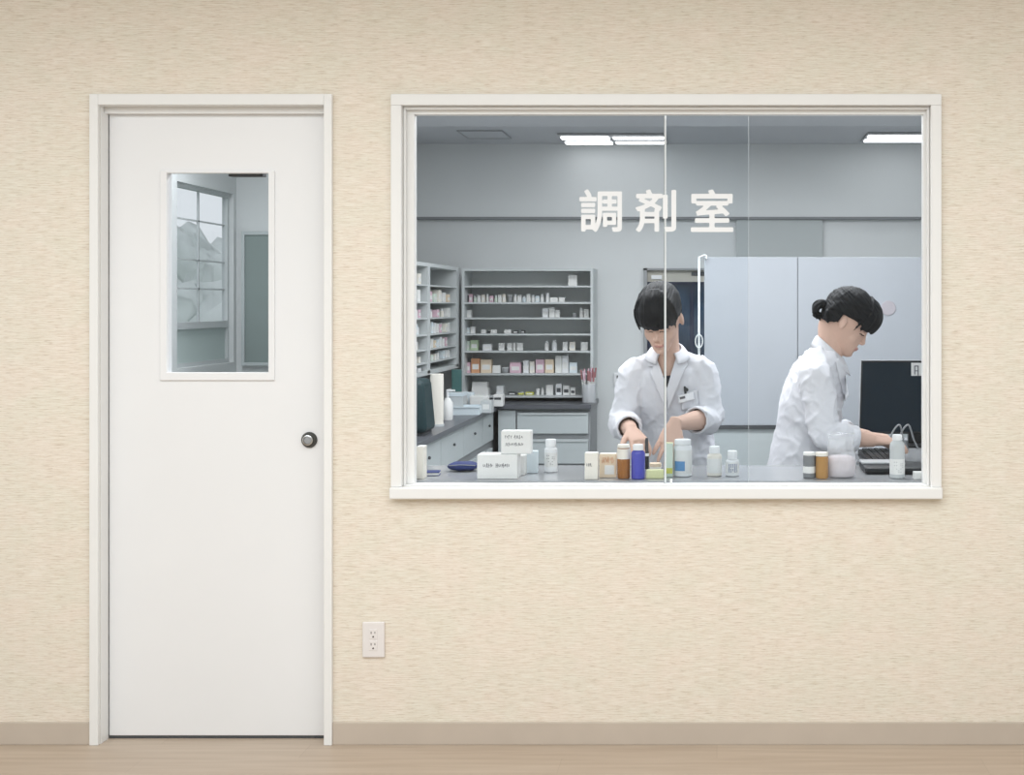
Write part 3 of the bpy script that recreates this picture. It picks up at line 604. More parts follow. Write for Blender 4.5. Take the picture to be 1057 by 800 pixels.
# ------------------------------------------------------------------ partition screen
dP = 6.0; sP = FPX/dP
pl, pm, pr = (727-740)/sP, (823.5-740)/sP, 1.62
pt_, pb_ = CH+(CY-265.5)/sP, CH-(443-315)/sP
t = thing('partition_screen', 'tall pale grey partition screen with a dark rail behind both pharmacists', 'partition', (0, 2.0, 0))
for a, b in ((pl, pm-0.002), (pm+0.002, pr)):
    finish('upper_panel', B((a, b, 0, 0.03, pb_+0.018, pt_)), M['part'], t, bevel=0.002)
finish('panel_joint', B((pm-0.002, pm+0.002, 0.004, 0.026, pb_+0.018, pt_)), M['seam'], t)
finish('dark_rail', B((pl, pr, -0.006, 0.034, pb_, pb_+0.018)), M['dkgrey'], t)
finish('lower_panel', B((pl, pr, 0.005, 0.025, 0.03, pb_)), M['cab'], t)
a = P(917, 318, 5.995)
bm = bmesh.new(); lathe(bm, [(0.036, 0), (0.036, 0.003), (0.033, 0.004)], seg=28); bmesh.ops.transform(bm, matrix=Matrix.Translation((a.x, 0.0, a.z)) @ Matrix.Rotation(PI/2, 4, 'X'), verts=bm.verts)
finish('round_mark', bm, mat('faint_pink', (0.47, 0.44, 0.47), 0.6), t)  # faint pinkish disc on the right-hand panel
for x in (pl+0.03, pm, pr-0.05): finish('foot', B((x-0.02, x+0.02, -0.12, 0.15, 0, 0.03)), M['grey'], t, bevel=0.004)
# white cord with loop hanging at the left edge of partition, on a slim pole
x = (722.5-740)/sP
t = thing('cord_pole', 'slim white pole with a looped cord at the left edge of the partition', 'pole', (x-0.004, 1.98, 0))
bm = bmesh.new(); tube(bm, [(0, 0, 0.01), (0, 0, pt_+0.0)], 0.0055, seg=10, sub=1); finish('pole', bm, M['cord'], t, smooth='all')
lathe_obj('pole_base', [(0.06, 0), (0.055, 0.012), (0.01, 0.016)], M['cord'], t)
bm = bmesh.new(); tube(bm, [(-0.004, 0, pt_-0.004), (0.03, 0, pt_+0.008), (0.035, -0.003, pt_-0.01)], 0.005, seg=8); finish('pole_hook', bm, M['cord'], t, smooth='all')
bm = bmesh.new(); cz = CH-(352-315)/sP
tube(bm, [(0.017*math.sin(q), -0.009-0.002*q, cz+0.032*math.cos(q)) for q in [0.7*k for k in range(11)]], 0.003, seg=8, sub=3); finish('cord_loop', bm, M['cord'], t, smooth='all')

# ------------------------------------------------------------------ items on the front counter
CT = 0.8355
def dbase(py): return FPX*(CH-CT)/(py-CY)
def place(px, pyb):
    d = dbase(pyb); return V(((px-CX)/(FPX/d), d-CD, CT)), FPX/d
def marks(parent, w_, h_, y, m, rows=((0.55, 0.7),), lw=0.0016, amp=0.3, x0=0.15, seed=1):
    """handwriting like marks, one mesh; rows: (height fraction, length fraction)"""
    bm = bmesh.new(); rnd = random.Random(seed)
    for hz, ln in rows:
        x = -w_/2+w_*x0
        while x < -w_/2+w_*(x0+ln):
            hh = h_*amp*0.25*rnd.uniform(0.5, 1.3); z = h_*hz
            if rnd.random() < 0.85:
                k = rnd.choice((-1, 0, 1))*0.002
                vs = [bm.verts.new(q) for q in ((x, y, z-hh), (x+lw, y, z-hh), (x+lw+k, y, z+hh), (x+k, y, z+hh))]
                bm.faces.new(vs)
                if rnd.random() < 0.6:
                    zz = z+rnd.choice((-0.7, 0, 0.7))*hh
                    vs = [bm.verts.new(q) for q in ((x, y, zz-lw/3), (x+lw*2.6, y, zz-lw/3), (x+lw*2.6, y, zz+lw/3), (x, y, zz+lw/3))]; bm.faces.new(vs)
            x += lw*2.9
    r = bmesh.ops.extrude_face_region(bm, geom=bm.faces[:]); bmesh.ops.translate(bm, verts=[g for g in r['geom'] if isinstance(g, bmesh.types.BMVert)], vec=(0, 0.0004, 0))
    o = finish('lettering', bm, m, parent); return o
def carton(px0, px1, pyt, pyb, m, label, dep=0.05, rz=0, name='medicine_carton', z0=None, flap=M['cwhite'], rows=None, seed=1, dy=0):
    c, s = place((px0+px1)/2, pyb); w_ = (px1-px0)/s; h_ = (pyb-pyt)/s
    c.y += dy
    if z0 is not None: c.z = z0; 
    t = thing(name, label, 'box', (c.x, c.y+dep/2, c.z), rz)
    finish('carton_body', B((-w_/2, w_/2, -dep/2, dep/2, 0, h_-0.001)), m, t, bevel=0.0016)
    finish('carton_flap', B((-w_/2+0.001, w_/2-0.001, -dep/2+0.001, dep/2-0.001, h_-0.001, h_)), flap, t)
    if rows: marks(t, w_, h_, -dep/2-0.0006, M['ink'], rows, seed=seed)
    return t, w_, h_
# left end
carton(429.5, 437, 461, 494.5, M['cream'], 'narrow cream carton at the left end of the window counter', 0.05)
t = thing('notebook', 'small navy and white notebook lying at the left end of the counter', 'notebook', place(446, 491)[0]+V((0, 0, 0)), 0.12)
finish('pages', B((-0.022, 0.022, -0.004, 0.05, 0.002, 0.009)), M['labelw'], t); finish('cover', B((-0.024, 0.024, -0.006, 0.052, 0.009, 0.012), (-0.024, 0.024, -0.006, 0.052, 0.0, 0.002)), M['navy'], t, bevel=0.001)
t = thing('navy_pouch', 'soft navy cloth pouch behind the white cartons', 'pouch', place(477, 487)[0], 0.05)
bm = bmesh.new(); ellipsoid(bm, (0, 0.03, 0.016), (0.055, 0.04, 0.0165), u=24, v=14)
for v in bm.verts:
    v.co.z = max(0, v.co.z+0.003*noise.noise(v.co*40)); v.co.x += 0.004*noise.noise(v.co*25)
finish('pouch_body', bm, M['navy'], t, smooth='all'); bm = bmesh.new(); tube(bm, [(-0.045, 0.0, 0.021), (0, -0.006, 0.024), (0.045, 0.0, 0.021)], 0.0015, seg=6); finish('zipper', bm, M['grey'], t)
bigt, bw, bh = carton(492.5, 534, 469.5, 494.5, M['cwhite'], 'wide white carton with handwriting, front of the carton stack', 0.075, 0.0, rows=((0.56, 0.68),), seed=4)
c2, w2, h2 = carton(532, 541.5, 470.5, 491, M['cwhite'], 'upright white carton touching the right side of the wide one', 0.045, 0.0, rows=None, dy=0.006)
c3, w3, h3 = carton(515.5, 542, 449.5, 470.0, M['cwhite'], 'white carton with two lines of writing lying on top of the wide carton', 0.05, 0.0, z0=None, rows=((0.74, 0.75), (0.42, 0.6)), seed=9)
c3.location = (bigt.location.x+0.058, bigt.location.y+0.006, CT+bh+0.0006)
# rescale top carton to the photo's size at its own depth
carton(542.5, 554.5, 466, 488.5, M['cblue'], 'small bluish-white carton between the stack and the white bottle', 0.04, 0.06, flap=M['cblue'])

def bottle(px0, px1, pyt, pyb, label, body, cap, name='medicine_bottle', capw=0.78, capf=0.24, sh=0.08, labelm=None, lz=(0.18, 0.6), sq=0.0, dy=0.0, neck=True, cat='bottle', ink=None, seed=2, dens=0.4):
    c, s = place((px0+px1)/2, pyb); r = (px1-px0)/s/2; h_ = (pyb-pyt)/s
    t = thing(name, label, cat, (c.x, c.y+r+dy, CT))
    hb = h_*(1-capf)
    prof = [(r*0.90, 0), (r, h_*0.02), (r, hb-h_*sh), (r*0.93, hb-h_*sh*0.45), (r*capw*0.88, hb)]
    if neck: prof.append((r*capw*0.82, hb+h_*0.03))
    lathe_obj('bottle_body', prof, body, t, 28, sq=sq)
    cp = bmesh.new(); z0 = hb+(h_*0.008); rc = r*capw
    lathe(cp, [(rc, z0), (rc, h_-h_*0.02), (rc*0.94, h_)], seg=28)
    finish('bottle_cap', cp, cap, t, smooth=True)
    if labelm:
        bm = bmesh.new(); q = 1.012 if not sq else 1.02
        lathe(bm, [(r*q, h_*lz[0]), (r*q, h_*lz[1])], seg=28, sq=sq); lb = finish('bottle_label', bm, labelm, t, smooth=True)
        if ink: 
            bm = bmesh.new(); rnd = random.Random(seed)
            for j in range(7):
                for i in range(5):
                    if rnd.random() > dens: continue
                    a = -PI/2+(i-2)*0.28; zz = h_*(lz[0]+(lz[1]-lz[0])*(0.15+0.11*j)); rr = r*1.03
                    p1, p2 = V((rr*math.cos(a), rr*math.sin(a), zz)), V((rr*math.cos(a+0.14), rr*math.sin(a+0.14), zz)); hh = h_*(0.008 if dens < 0.5 else 0.016)
                    bm.faces.new([bm.verts.new(q_) for q_ in (p1-V((0, 0, hh)), p2-V((0, 0, hh)), p2+V((0, 0, hh)), p1+V((0, 0, hh)))])
            finish('lettering', bm, ink, lb)
    return t
bottle(561, 574.5, 454, 488, 'tall white bottle standing alone right of the white cartons', M['bwhite'], M['bwhite'], ink=M['ink'], labelm=M['labelw'], capf=0.24, capw=0.8)
carton(603.5, 617, 467.5, 495, M['cream'], 'narrow cream carton with a squiggle mark, left of the peach carton', 0.035, 0, rows=((0.55, 0.4),), seed=3)
cc, w_, h_ = carton(618.5, 636, 468.5, 493, M['peach'], 'peach carton with a white square label between cream carton and amber bottle', 0.035, 0, flap=M['cream'])
finish('carton_label', B((-w_*0.18, w_*0.38, -0.0185, -0.0177, h_*0.14, h_*0.52)), M['labelw'], cc)
marks(cc, w_, h_, -0.0186, M['orange'], ((0.8, 0.7), (0.68, 0.7)), seed=8)
b_ = bottle(636.5, 650, 459.5, 494.5, 'amber glass bottle with a cream paper wrap and cap', M['amber'], M['cream'], capw=0.94, capf=0.10, sh=0.03, labelm=M['cream'], lz=(0.58, 0.88))
lathe_obj('gold_tablets', [(0.0205, 0.004), (0.0212, 0.008), (0.0212, 0.026), (0.012, 0.03)], M['gold'], b_)
bottle(651, 665.5, 459.5, 495, 'glossy deep blue bottle with a white cap next to the amber bottle', M['blueb'], M['bwhite'], capw=0.76, capf=0.17, sh=0.1)
# slim dark pen-like applicator behind blue bottle
t = thing('marker_pen', 'black marker pen standing upright behind the blue bottle', 'pen', place(667.5, 484)[0])
lathe_obj('pen_barrel', [(0.0075, 0), (0.008, 0.004), (0.008, 0.06)], M['bezel'], t, 14); lathe_obj('pen_cap', [(0.0065, 0.06), (0.006, 0.10), (0.004, 0.108)], M['dkgrey'], t, 14); lathe_obj('pen_band', [(0.0083, 0.045), (0.0083, 0.055)], M['bwhite'], t, 14)
t, w_, h_ = carton(667, 685, 485.5, 494, M['yg'], 'flat pale yellow-green carton lying in front of the hands', 0.03, 0, flap=M['yg'])
c, s = place(677.5, 485.5)
t = thing('ointment_pot', 'small beige ointment pot under the pharmacist\'s fingers', 'pot', (c.x, place(677, 488)[0].y, CT))
lathe_obj('pot_body', [(0.017, 0), (0.019, 0.003), (0.019, 0.022)], M['cream'], t); lathe_obj('pot_lid', [(0.0205, 0.022), (0.0205, 0.032), (0.018, 0.034)], M['peach'], t)
t, w_, h_ = carton(687.5, 694.5, 457.5, 492.5, M['pgrn'], 'tall narrow pale green carton beside the big white jar', 0.03, 0, flap=M['yg'])
finish('carton_band', B((-w_/2+0.001, w_/2-0.001, -0.0162, -0.0151, 0.012, 0.03)), M['yel'], t)
bigj = bottle(695, 714, 454.5, 492.5, 'large white jar with a blue label patch', M['bwhite'], M['bwhite'], capw=0.9, capf=0.15, sh=0.05, labelm=M['labelw'], lz=(0.08, 0.72))
bm = bmesh.new()
for i in range(6):
    a0 = -PI/2-0.95+i*0.2; a1 = a0+0.2; rr = 0.0318; hs = (0.02, 0.052)
    bm.faces.new([bm.verts.new((rr*math.cos(a_), rr*math.sin(a_), z_)) for a_, z_ in ((a0, hs[0]), (a1, hs[0]), (a1, hs[1]), (a0, hs[1]))])
finish('label_patch', bm, M['bluel'], bigj)
bottle(730, 745, 461.5, 492, 'white bottle with a yellowish label right of the large jar', M['cream'], M['bwhite'], capw=0.74, capf=0.24, sh=0.1, labelm=M['pgrn'], lz=(0.12, 0.6), sq=0.6).children[-1].data.materials[0] = M['labelw']
bottle(749, 763, 466, 492, 'short white bottle with dark blue printing', M['bwhite'], M['bwhite'], capw=0.72, capf=0.34, sh=0.08, labelm=M['labelw'], lz=(0.12, 0.56), ink=M['bluebl'], seed=11, dens=0.85)
# right group
t = bottle(829.5, 842.5, 467.5, 494, 'small clear jar with dark contents and a white label band', M['brown'], M['labelw'], capw=0.98, capf=0.12, sh=0.02, labelm=M['labelw'], lz=(0.2, 0.46), neck=False, name='specimen_jar', cat='jar'); t.children[0].data.materials[0] = M['seam']
bottle(842.5, 855.5, 467.5, 494.5, 'amber pill vial with a cream lid beside the powder bag', M['amber2'], M['cream'], capw=1.0, capf=0.15, sh=0.02, neck=False, name='pill_vial')
c, s = place(869, 494)
t = thing('powder_bag', 'clear plastic bag half filled with pale pink powder', 'bag', (c.x, c.y+0.035, CT))
bm = bmesh.new(); lathe(bm, [(0.040, 0), (0.046, 0.008), (0.047, 0.05), (0.045, 0.066), (0.03, 0.072)], seg=28)
for v in bm.verts: v.co.y *= 0.65; v.co += V((noise.noise(v.co*45), noise.noise(v.co*45+V((5, 5, 5))), 0))*0.004
for v in bm.verts: v.co.z = max(v.co.z, 0.001)
finish('powder', bm, M['pink'], t, smooth='all')
bm = bmesh.new(); lathe(bm, [(0.043, 0), (0.049, 0.008), (0.050, 0.06), (0.047, 0.09), (0.042, 0.12), (0.044, 0.144)], seg=36)
for v in bm.verts:
    v.co.y *= 0.66*(1-max(0, v.co.z-0.07)*9*0.9 if v.co.z < 0.15 else 1)
    v.co += V((noise.noise(v.co*45), noise.noise(v.co*45+V((5, 5, 5))), noise.noise(v.co*30)*0.6))*0.011*min(1, v.co.z*14)
    v.co.z = max(0, v.co.z)
finish('bag_film', bm, M['clear'], t, smooth='all')
bottle(919.5, 935, 449.5, 494.5, 'tall translucent white bottle near the keyboard', M['cab2'], M['bwhite'], capw=0.66, capf=0.13, sh=0.14, labelm=M['labelw'], lz=(0.1, 0.45), ink=M['silver'])
t, w_, h_ = carton(943.5, 958, 487.5, 495, M['cwhite'], 'little white carton at the right end of the counter', 0.03)

# ------------------------------------------------------------------ computer
t = thing('keyboard', 'black keyboard on the side desk under the second pharmacist\'s hand', 'keyboard', (0.61, 0.64, 0.8355), PI/2)
finish('keyboard_base', B((-0.18, 0.18, -0.065, 0.065, 0.0, 0.016)), M['bezel'], t, bevel=0.003)
bm = bmesh.new()
for r in range(5):
    for k in range(16): box(bm, -0.172+k*0.0216, -0.172+k*0.0216+0.0175, -0.055+r*0.0218, -0.055+r*0.0218+0.018, 0.016, 0.0215)
kk_ = finish('keys', bm, M['dkgrey'], t)
t = thing('document_tray', 'silver-topped black device lying in front of the monitor on the counter', 'device', (0.60, 0.30, CT), 0.0)
finish('device_body', B((-0.10, 0.14, -0.09, 0.09, 0.004, 0.022)), M['bezel'], t, bevel=0.004)
finish('device_lid', B((-0.10, 0.05, 0.0, 0.088, 0.022, 0.030)), M['silver'], t, bevel=0.003); finish('device_foot', B((-0.09, 0.13, -0.08, 0.08, 0, 0.004)), M['dkgrey'], t)
mx0 = (886.5-740)/(FPX/5.0)
t = thing('monitor', 'large black computer monitor with a white sticker in its corner', 'monitor', (mx0+0.24, 1.05, 0.8355), 0.0)
bm = B((-0.232, 0.30, 0, 0.03, 0.05, 0.345))
for v in bm.verts:
    if v.co.z > 0.2: v.co.y += 0.03; v.co.x += (0.012 if v.co.x < 0 else 0)
finish('screen_housing', bm, M['silver'], t, bevel=0.003); t.children[-1].data.materials[0] = M['bezel']
bm = B((-0.226, 0.296, -0.0015, 0.001, 0.06, 0.338))
for v in bm.verts:
    if v.co.z > 0.2: v.co.y += 0.0285; v.co.x += (0.012 if v.co.x < 0 else 0)
scr = finish('screen', bm, M['screen'], t)
bm = B((-0.2345, -0.2322, -0.002, 0.02, 0.05, 0.345), (-0.2345, 0.30, -0.002, 0.02, 0.345, 0.3475))
for v in bm.verts:
    if v.co.z > 0.2: v.co.y += 0.03; v.co.x += (0.012 if v.co.x < 0 else 0)
finish('screen_rim', bm, M['silver'], t)
finish('monitor_stand', B((-0.03, 0.05, 0.02, 0.05, 0.012, 0.20)), M['bezel'], t); finish('monitor_foot', B((-0.11, 0.13, -0.06, 0.12, 0.0, 0.012)), M['bezel'], t, bevel=0.004)
a = (943.5-740)/(FPX/5.0)-t.location.x
st = finish('sticker', B((a, a+0.06, 0.0215, 0.0235, 0.272, 0.337)), M['labelw'], t)
st.rotation_euler = (0, 0, 0)
bm = B((a+0.012, a+0.016, 0.0205, 0.0216, 0.29, 0.322), (a+0.012, a+0.028, 0.0205, 0.0216, 0.322, 0.326), (a+0.026, a+0.030, 0.0205, 0.0216, 0.285, 0.326), (a+0.016, a+0.026, 0.0205, 0.0216, 0.303, 0.306))
finish('lettering', bm, M['ink'], st)
# cables in front of monitor
for k, (xa, xb, lab) in enumerate(((0.70, 0.735, 'grey cable arching in front of the monitor, leftmost'), (0.735, 0.775, 'grey cable arching in front of the monitor, rightmost'))):
    bm = bmesh.new(); tube(bm, [(xa-0.02, 0.93, 0.8395), (xa-0.01, 0.92, 0.90), (xa+0.02, 0.92, 0.935), (xb, 0.92, 0.88), (xb+0.02, 0.93, 0.8395)], 0.0035, seg=8, sub=5)
    tag(finish('cable', bm, M['grey'], smooth='all'), lab, 'cable')

# ------------------------------------------------------------------ people
def head_parts(bm, T):
    """head volume; local: +Y face, chin z=0, crown z=.225"""
    lv = [(-0.004, 0.016, 0.082, 0.050), (0.004, 0.026, 0.090, 0.03), (0.016, 0.036, 0.094, -0.01), (0.032, 0.046, 0.093, -0.045), (0.052, 0.055, 0.092, -0.068), (0.075, 0.063, 0.090, -0.082),
          (0.10, 0.069, 0.087, -0.092), (0.125, 0.072, 0.092, -0.097), (0.15, 0.073, 0.091, -0.098), (0.175, 0.070, 0.081, -0.092), (0.197, 0.059, 0.06, -0.076), (0.214, 0.040, 0.034, -0.050), (0.224, 0.015, 0.010, -0.02)]
    rings = []
    for z, w_, f, b in lv:
        yc = (f+b)/2; hy = (f-b)/2; ring = []
        for k in range(32):
            a = 2*PI*k/32; ca, sa = math.cos(a), math.sin(a); n = 2.2
            q = 1/((abs(ca)**n+abs(sa)**n)**(1/n))
            ring.append(bm.verts.new(T @ V((w_*q*ca, yc+hy*q*sa, z))))
        rings.append(ring)
    for a, b in zip(rings, rings[1:]):
        for k in range(32): bm.faces.new((a[k], a[(k+1) % 32], b[(k+1) % 32], b[k]))
    bm.faces.new(rings[0]); bm.faces.new(rings[-1])
    R = T.to_3x3()
    def el(c, r, rx=0, ry=0, rz=0):
        rot = R @ (Matrix.Rotation(rz, 3, 'Z') @ Matrix.Rotation(ry, 3, 'Y') @ Matrix.Rotation(rx, 3, 'X')); ellipsoid(bm, T @ V(c), r, rot)
    def tb(pts, rad): tube(bm, [T @ V(p) for p in pts], rad, seg=10, sub=3)
    tb([(0, 0.084, 0.117), (0, 0.092, 0.098), (0, 0.099, 0.082), (0, 0.103, 0.075)], [0.005, 0.006, 0.008, 0.0085])
    for s in (-1, 1):
        el((0.010*s, 0.097, 0.072), (0.007, 0.009, 0.006))
        el((0.031*s, 0.078, 0.106), (0.015, 0.012, 0.010))           # lids
        el((0.033*s, 0.053, 0.070), (0.024, 0.024, 0.030))           # cheek
        el((0.0745*s, -0.006, 0.092), (0.0085, 0.015, 0.026), rx=0.18, rz=-0.35*s)
    el((0, 0.0955, 0.0475), (0.018, 0.006, 0.0042)); el((0, 0.0935, 0.0395), (0.015, 0.0065, 0.0048)); el((0, 0.086, 0.014), (0.017, 0.011, 0.012))

def hand(bm, wrist, fwd, nrm, side, curl=(0.35, 0.45, 0.3), spread=0.10, thumb=0.6, sc=1.0):
    """fwd = direction to fingertips, nrm = back-of-hand normal, side=+1 thumb on fwd x nrm side"""
    f = V(fwd).normalized(); n = V(nrm); n = (n-f*n.dot(f)).normalized(); s = f.cross(n).normalized()*side
    wv = V(wrist); L = 0.082*sc
    tube(bm, [wv-f*0.02, wv, wv+f*0.03*sc, wv+f*0.065*sc, wv+f*L], [(0.023, 0.018), (0.025, 0.018), (0.034*sc, 0.016), (0.038*sc, 0.014), (0.035*sc, 0.011)], seg=16, up=n, sub=3)
    for i, (off, ln) in enumerate(((0.028, 0.068), (0.0095, 0.076), (-0.0095, 0.070), (-0.0275, 0.055))):
        ang = spread*(1.5-i); d = (f*math.cos(ang)+s*math.sin(ang)).normalized()
        base = wv+f*(L-0.012-abs(i-1.2)*0.004)+s*off*sc
        pts = [base]; ax = d.cross(n).normalized(); cur = d.copy(); a = 0
        for j, frac in enumerate((0.48, 0.29, 0.23)):
            a = curl[j]*(1+0.08*i); cur = (Matrix.Rotation(-a, 3, ax) @ cur)
            if cur.dot(n) > 0 and a > 0 and j == 0: cur = (Matrix.Rotation(2*a, 3, ax) @ cur)
            if j > 0 and False: pass
            pts.append(pts[-1]+cur*(ln*frac*sc+0.012*(j == 0)))
        tube(bm, pts, [0.0092*sc, 0.0085*sc, 0.0078*sc, 0.0064*sc], seg=10, up=n, sub=3)
    tb = wv+f*0.022*sc+s*0.022*sc-n*0.004; td = (f*math.cos(thumb)+s*math.sin(thumb)-n*0.35).normalized()
    t2 = (td+f*0.35-n*0.2).normalized()
    tube(bm, [tb, tb+td*0.035*sc, tb+td*0.035*sc+t2*0.030*sc, tb+td*0.035*sc+t2*0.030*sc+(t2+f*0.3).normalized()*0.022*sc], [0.014*sc, 0.0115*sc, 0.0095*sc, 0.0072*sc], seg=10, up=n, sub=3)

def hair_obj(name, T, parent, keep, strands, extra=None, wsc=1.0, comb='x'):
    """hair cap following the skull + strands (local point lists)"""
    bm = bmesh.new()
    lv = [(-0.02, 0.04, -0.02, -0.075), (0.02, 0.060, 0.02, -0.085), (0.05, 0.068, 0.06, -0.092), (0.075, 0.074, 0.085, -0.097), (0.10, 0.078, 0.093, -0.104), (0.125, 0.081, 0.101, -0.110), (0.15, 0.083, 0.103, -0.112), (0.175, 0.081, 0.096, -0.107), (0.2, 0.072, 0.076, -0.092), (0.22, 0.054, 0.05, -0.07), (0.234, 0.03, 0.024, -0.042), (0.239, 0.008, 0.0, -0.018)]
    rings = []; N = 64
    P_ = []
    for i in range(len(lv)-1):
        for k in range(4):
            t = k/4; P_.append([lv[i][j]*(1-t)+lv[i+1][j]*t for j in range(4)])
    P_.append(list(lv[-1]))
    for z, w_, f, b in P_:
        ring = []
        for k in range(N):
            a = 2*PI*k/N; ca, sa = math.cos(a), math.sin(a); q = 1/((abs(ca)**2.15+abs(sa)**2.15)**(1/2.15))
            rp = 1+0.010*math.sin(k*2.9+z*30)+0.008*math.sin(k*5.3)
            ring.append(bm.verts.new(V((w_*wsc*q*ca*rp, (f+b)/2+(f-b)/2*q*sa*rp, z))))
        rings.append(ring)
    for a, b in zip(rings, rings[1:]):
        for k in range(N):
            c = (a[k].co+b[(k+1) % N].co)/2
            if keep(c): bm.faces.new((a[k], a[(k+1) % N], b[(k+1) % N], b[k]))
    if keep(rings[-1][0].co): bm.faces.new(rings[-1])
    bmesh.ops.delete(bm, geom=[v for v in bm.verts if not v.link_faces], context='VERTS')
    bmesh.ops.recalc_face_normals(bm, faces=bm.faces)
    r = bmesh.ops.solidify(bm, geom=bm.faces[:], thickness=0.009)
    for pts, rad in strands: tube(bm, pts, rad, seg=8, sub=5, up=V((0, 1, 0.3)))
    if extra: extra(bm)
    bm = remesh(bm, 0.0028, 5); bm.normal_update(); dv = []
    for v in bm.verts:
        p = v.co; q = V((p.x*230, p.y*22, p.z*22)) if comb == 'x' or p.y > 0.075 else V((p.x*30, p.y*16-p.z*20, p.z*210+p.y*60))
        dv.append(v.normal*(0.0022*noise.noise(q)+0.0014*noise.noise(q*0.45)))
    for v, d in zip(bm.verts, dv): v.co += d
    bmesh.ops.transform(bm, matrix=T, verts=bm.verts)
    return finish(name, bm, M['hair'], parent, smooth='all')

def shade_assign(o, fn):
    me = o.data
    for p in me.polygons: p.material_index = fn(p.center, p.normal)

def fold(bm, amp, fn=None, seed=0):
    bm.normal_update()
    mv = []
    for v in bm.verts:
        p = v.co; q = V((p.x*16, p.y*16, p.z*6))+V((seed, 0, 0))
        a = noise.noise(q)*0.6+noise.noise(V((p.x*34+p.z*22, p.y*30, p.z*14)))*0.35
        r1 = 1-abs(noise.noise(V((p.x*11+p.z*7+seed, p.y*9, p.z*10-p.x*9))))*3.2
        r2 = 1-abs(noise.noise(V((p.x*20-p.z*16, p.y*16+seed, p.z*22+p.x*12))))*3.2
        a += 0.45*max(0, r1)**2+0.22*max(0, r2)**2
        a = a*amp*(fn(p) if fn else 1); mv.append(v.normal*a)
    for v, d in zip(bm.verts, mv): v.co += d

def ray_px(px, py, bvh, default_d=4.6):
    o = V((0, -CD, CH)); d = (P(px, py, 5)-o).normalized()
    h = bvh.ray_cast(o, d)
    return (h[0], h[1], d) if h[0] else (P(px, py, default_d), V((0, -1, 0)), d)
def patch(name, poly, bvh, parent, m, off=0.004, th=0.003, cuts=4, dd=4.6, smooth=True):
    """piece of cloth lying on a surface, outline given in photo pixels"""
    bm = bmesh.new(); f = bm.faces.new([bm.verts.new((x, y, 0)) for x, y in poly])
    bmesh.ops.triangulate(bm, faces=bm.faces[:])
    for _ in range(2): bmesh.ops.subdivide_edges(bm, edges=bm.edges[:], cuts=2, use_grid_fill=True)
    bmesh.ops.triangulate(bm, faces=bm.faces[:])
    for v in bm.verts:
        h, n, d = ray_px(v.co.x, v.co.y, bvh, dd); v.co = h-d*off
    bm.normal_update()
    r = bmesh.ops.extrude_face_region(bm, geom=bm.faces[:])
    bmesh.ops.translate(bm, verts=[g for g in r['geom'] if isinstance(g, bmesh.types.BMVert)], vec=(0, -th, 0))
    return finish(name, bm, m, parent, smooth='all' if smooth else False)
def collar(name, c, parent, tilt, rin, rout, zin, zout, a0, a1, front, yscale=1.0, n=40):
    """folded collar: stand edge (inner/top) to fall edge (outer/lower); angles measured from front"""
    bm = bmesh.new(); rows = []
    for k in range(n+1):
        t = a0+(a1-a0)*k/n; w_ = math.cos(t)     # 1 at front, -1 at back
        d = V(front)*math.cos(t)+V((-front[1], front[0], 0))*math.sin(t)
        zi = zin-tilt*(w_+1)/2; zo = zout-tilt*1.25*(w_+1)/2
        row = []
        for q in range(6):
            u = q/5; r = rin+(rout-rin)*(u**1.5); z = zi+(zo-zi)*u+0.010*math.sin(u*PI)*1.2
            row.append(bm.verts.new(V(c)+d*r+V((0, 0, z))))
        rows.append(row)
    for a, b in zip(rows, rows[1:]):
        for q in range(5): bm.faces.new((a[q], a[q+1], b[q+1], b[q]))
    bmesh.ops.recalc_face_normals(bm, faces=bm.faces); bmesh.ops.solidify(bm, geom=bm.faces[:], thickness=0.0035)
    return finish(name, bm, M['coat'], parent, smooth='all')

def legs(bm, hip, feet, knee_y=0):
    for s, ft in feet:
        h0 = V(hip)+V(s); f = V(ft)
        kn = h0.lerp(V((f.x, f.y, 0.07)), 0.5)+V((0, 0, 0))
        tube(bm, [h0, h0.lerp(kn, 0.5), kn, kn.lerp(V((f.x, f.y, 0.07)), 0.4), V((f.x, f.y, 0.07)), V((f.x, f.y, 0.03))], [0.078, 0.068, 0.05, 0.05, 0.033, 0.034], seg=16, up=V((0, 1, 0)))

# ---------- front pharmacist
w1 = thing('person', 'dark-haired person in white lab coat facing the window, sorting bottles with both hands', 'person', (0, 0, 0))
ear1 = V((-0.203, 0.585, 1.350))
yaw, pitch = -0.20, 0.60
# local +Y -> world -y (turned slightly to -x), pitched down
R1 = Matrix.Rotation(PI+yaw, 3, 'Z') @ Matrix.Rotation(-pitch, 3, 'X') @ Matrix.Rotation(0.03, 3, 'Y')
T1 = Matrix.Translation(ear1) @ R1.to_4x4() @ Matrix.Translation((0, 0, -0.09))
nb1 = V((-0.185, 0.675, 1.20))
bm = bmesh.new(); head_parts(bm, T1)
hb = T1 @ V((0, -0.035, 0.06))
tube(bm, [T1 @ V((0, -0.025, 0.09)), hb, hb.lerp(nb1, 0.5), nb1, V((-0.183, 0.70, 1.14))], [0.045, 0.050, 0.047, 0.052, 0.07], seg=18, up=V((0, 1, 0)))
tube(bm, [(-0.183, 0.690, 1.185), (-0.18, 0.70, 1.14), (-0.172, 0.735, 1.05), (-0.165, 0.765, 0.97), (-0.155, 0.78, 0.86), (-0.155, 0.785, 0.78)], [(0.075, 0.05), (0.135, 0.072), (0.125, 0.085), (0.112, 0.08), (0.125, 0.09), (0.11, 0.085)], seg=24, up=V((0, 1, 0)))
shL, elL, wrL = V((-0.312, 0.695, 1.148)), V((-0.350, 0.680, 0.965)), V((-0.303, 0.435, 0.962))
shR, elR, wrR = V((-0.055, 0.690, 1.158)), V((-0.028, 0.660, 0.985)), V((-0.150, 0.435, 0.985))
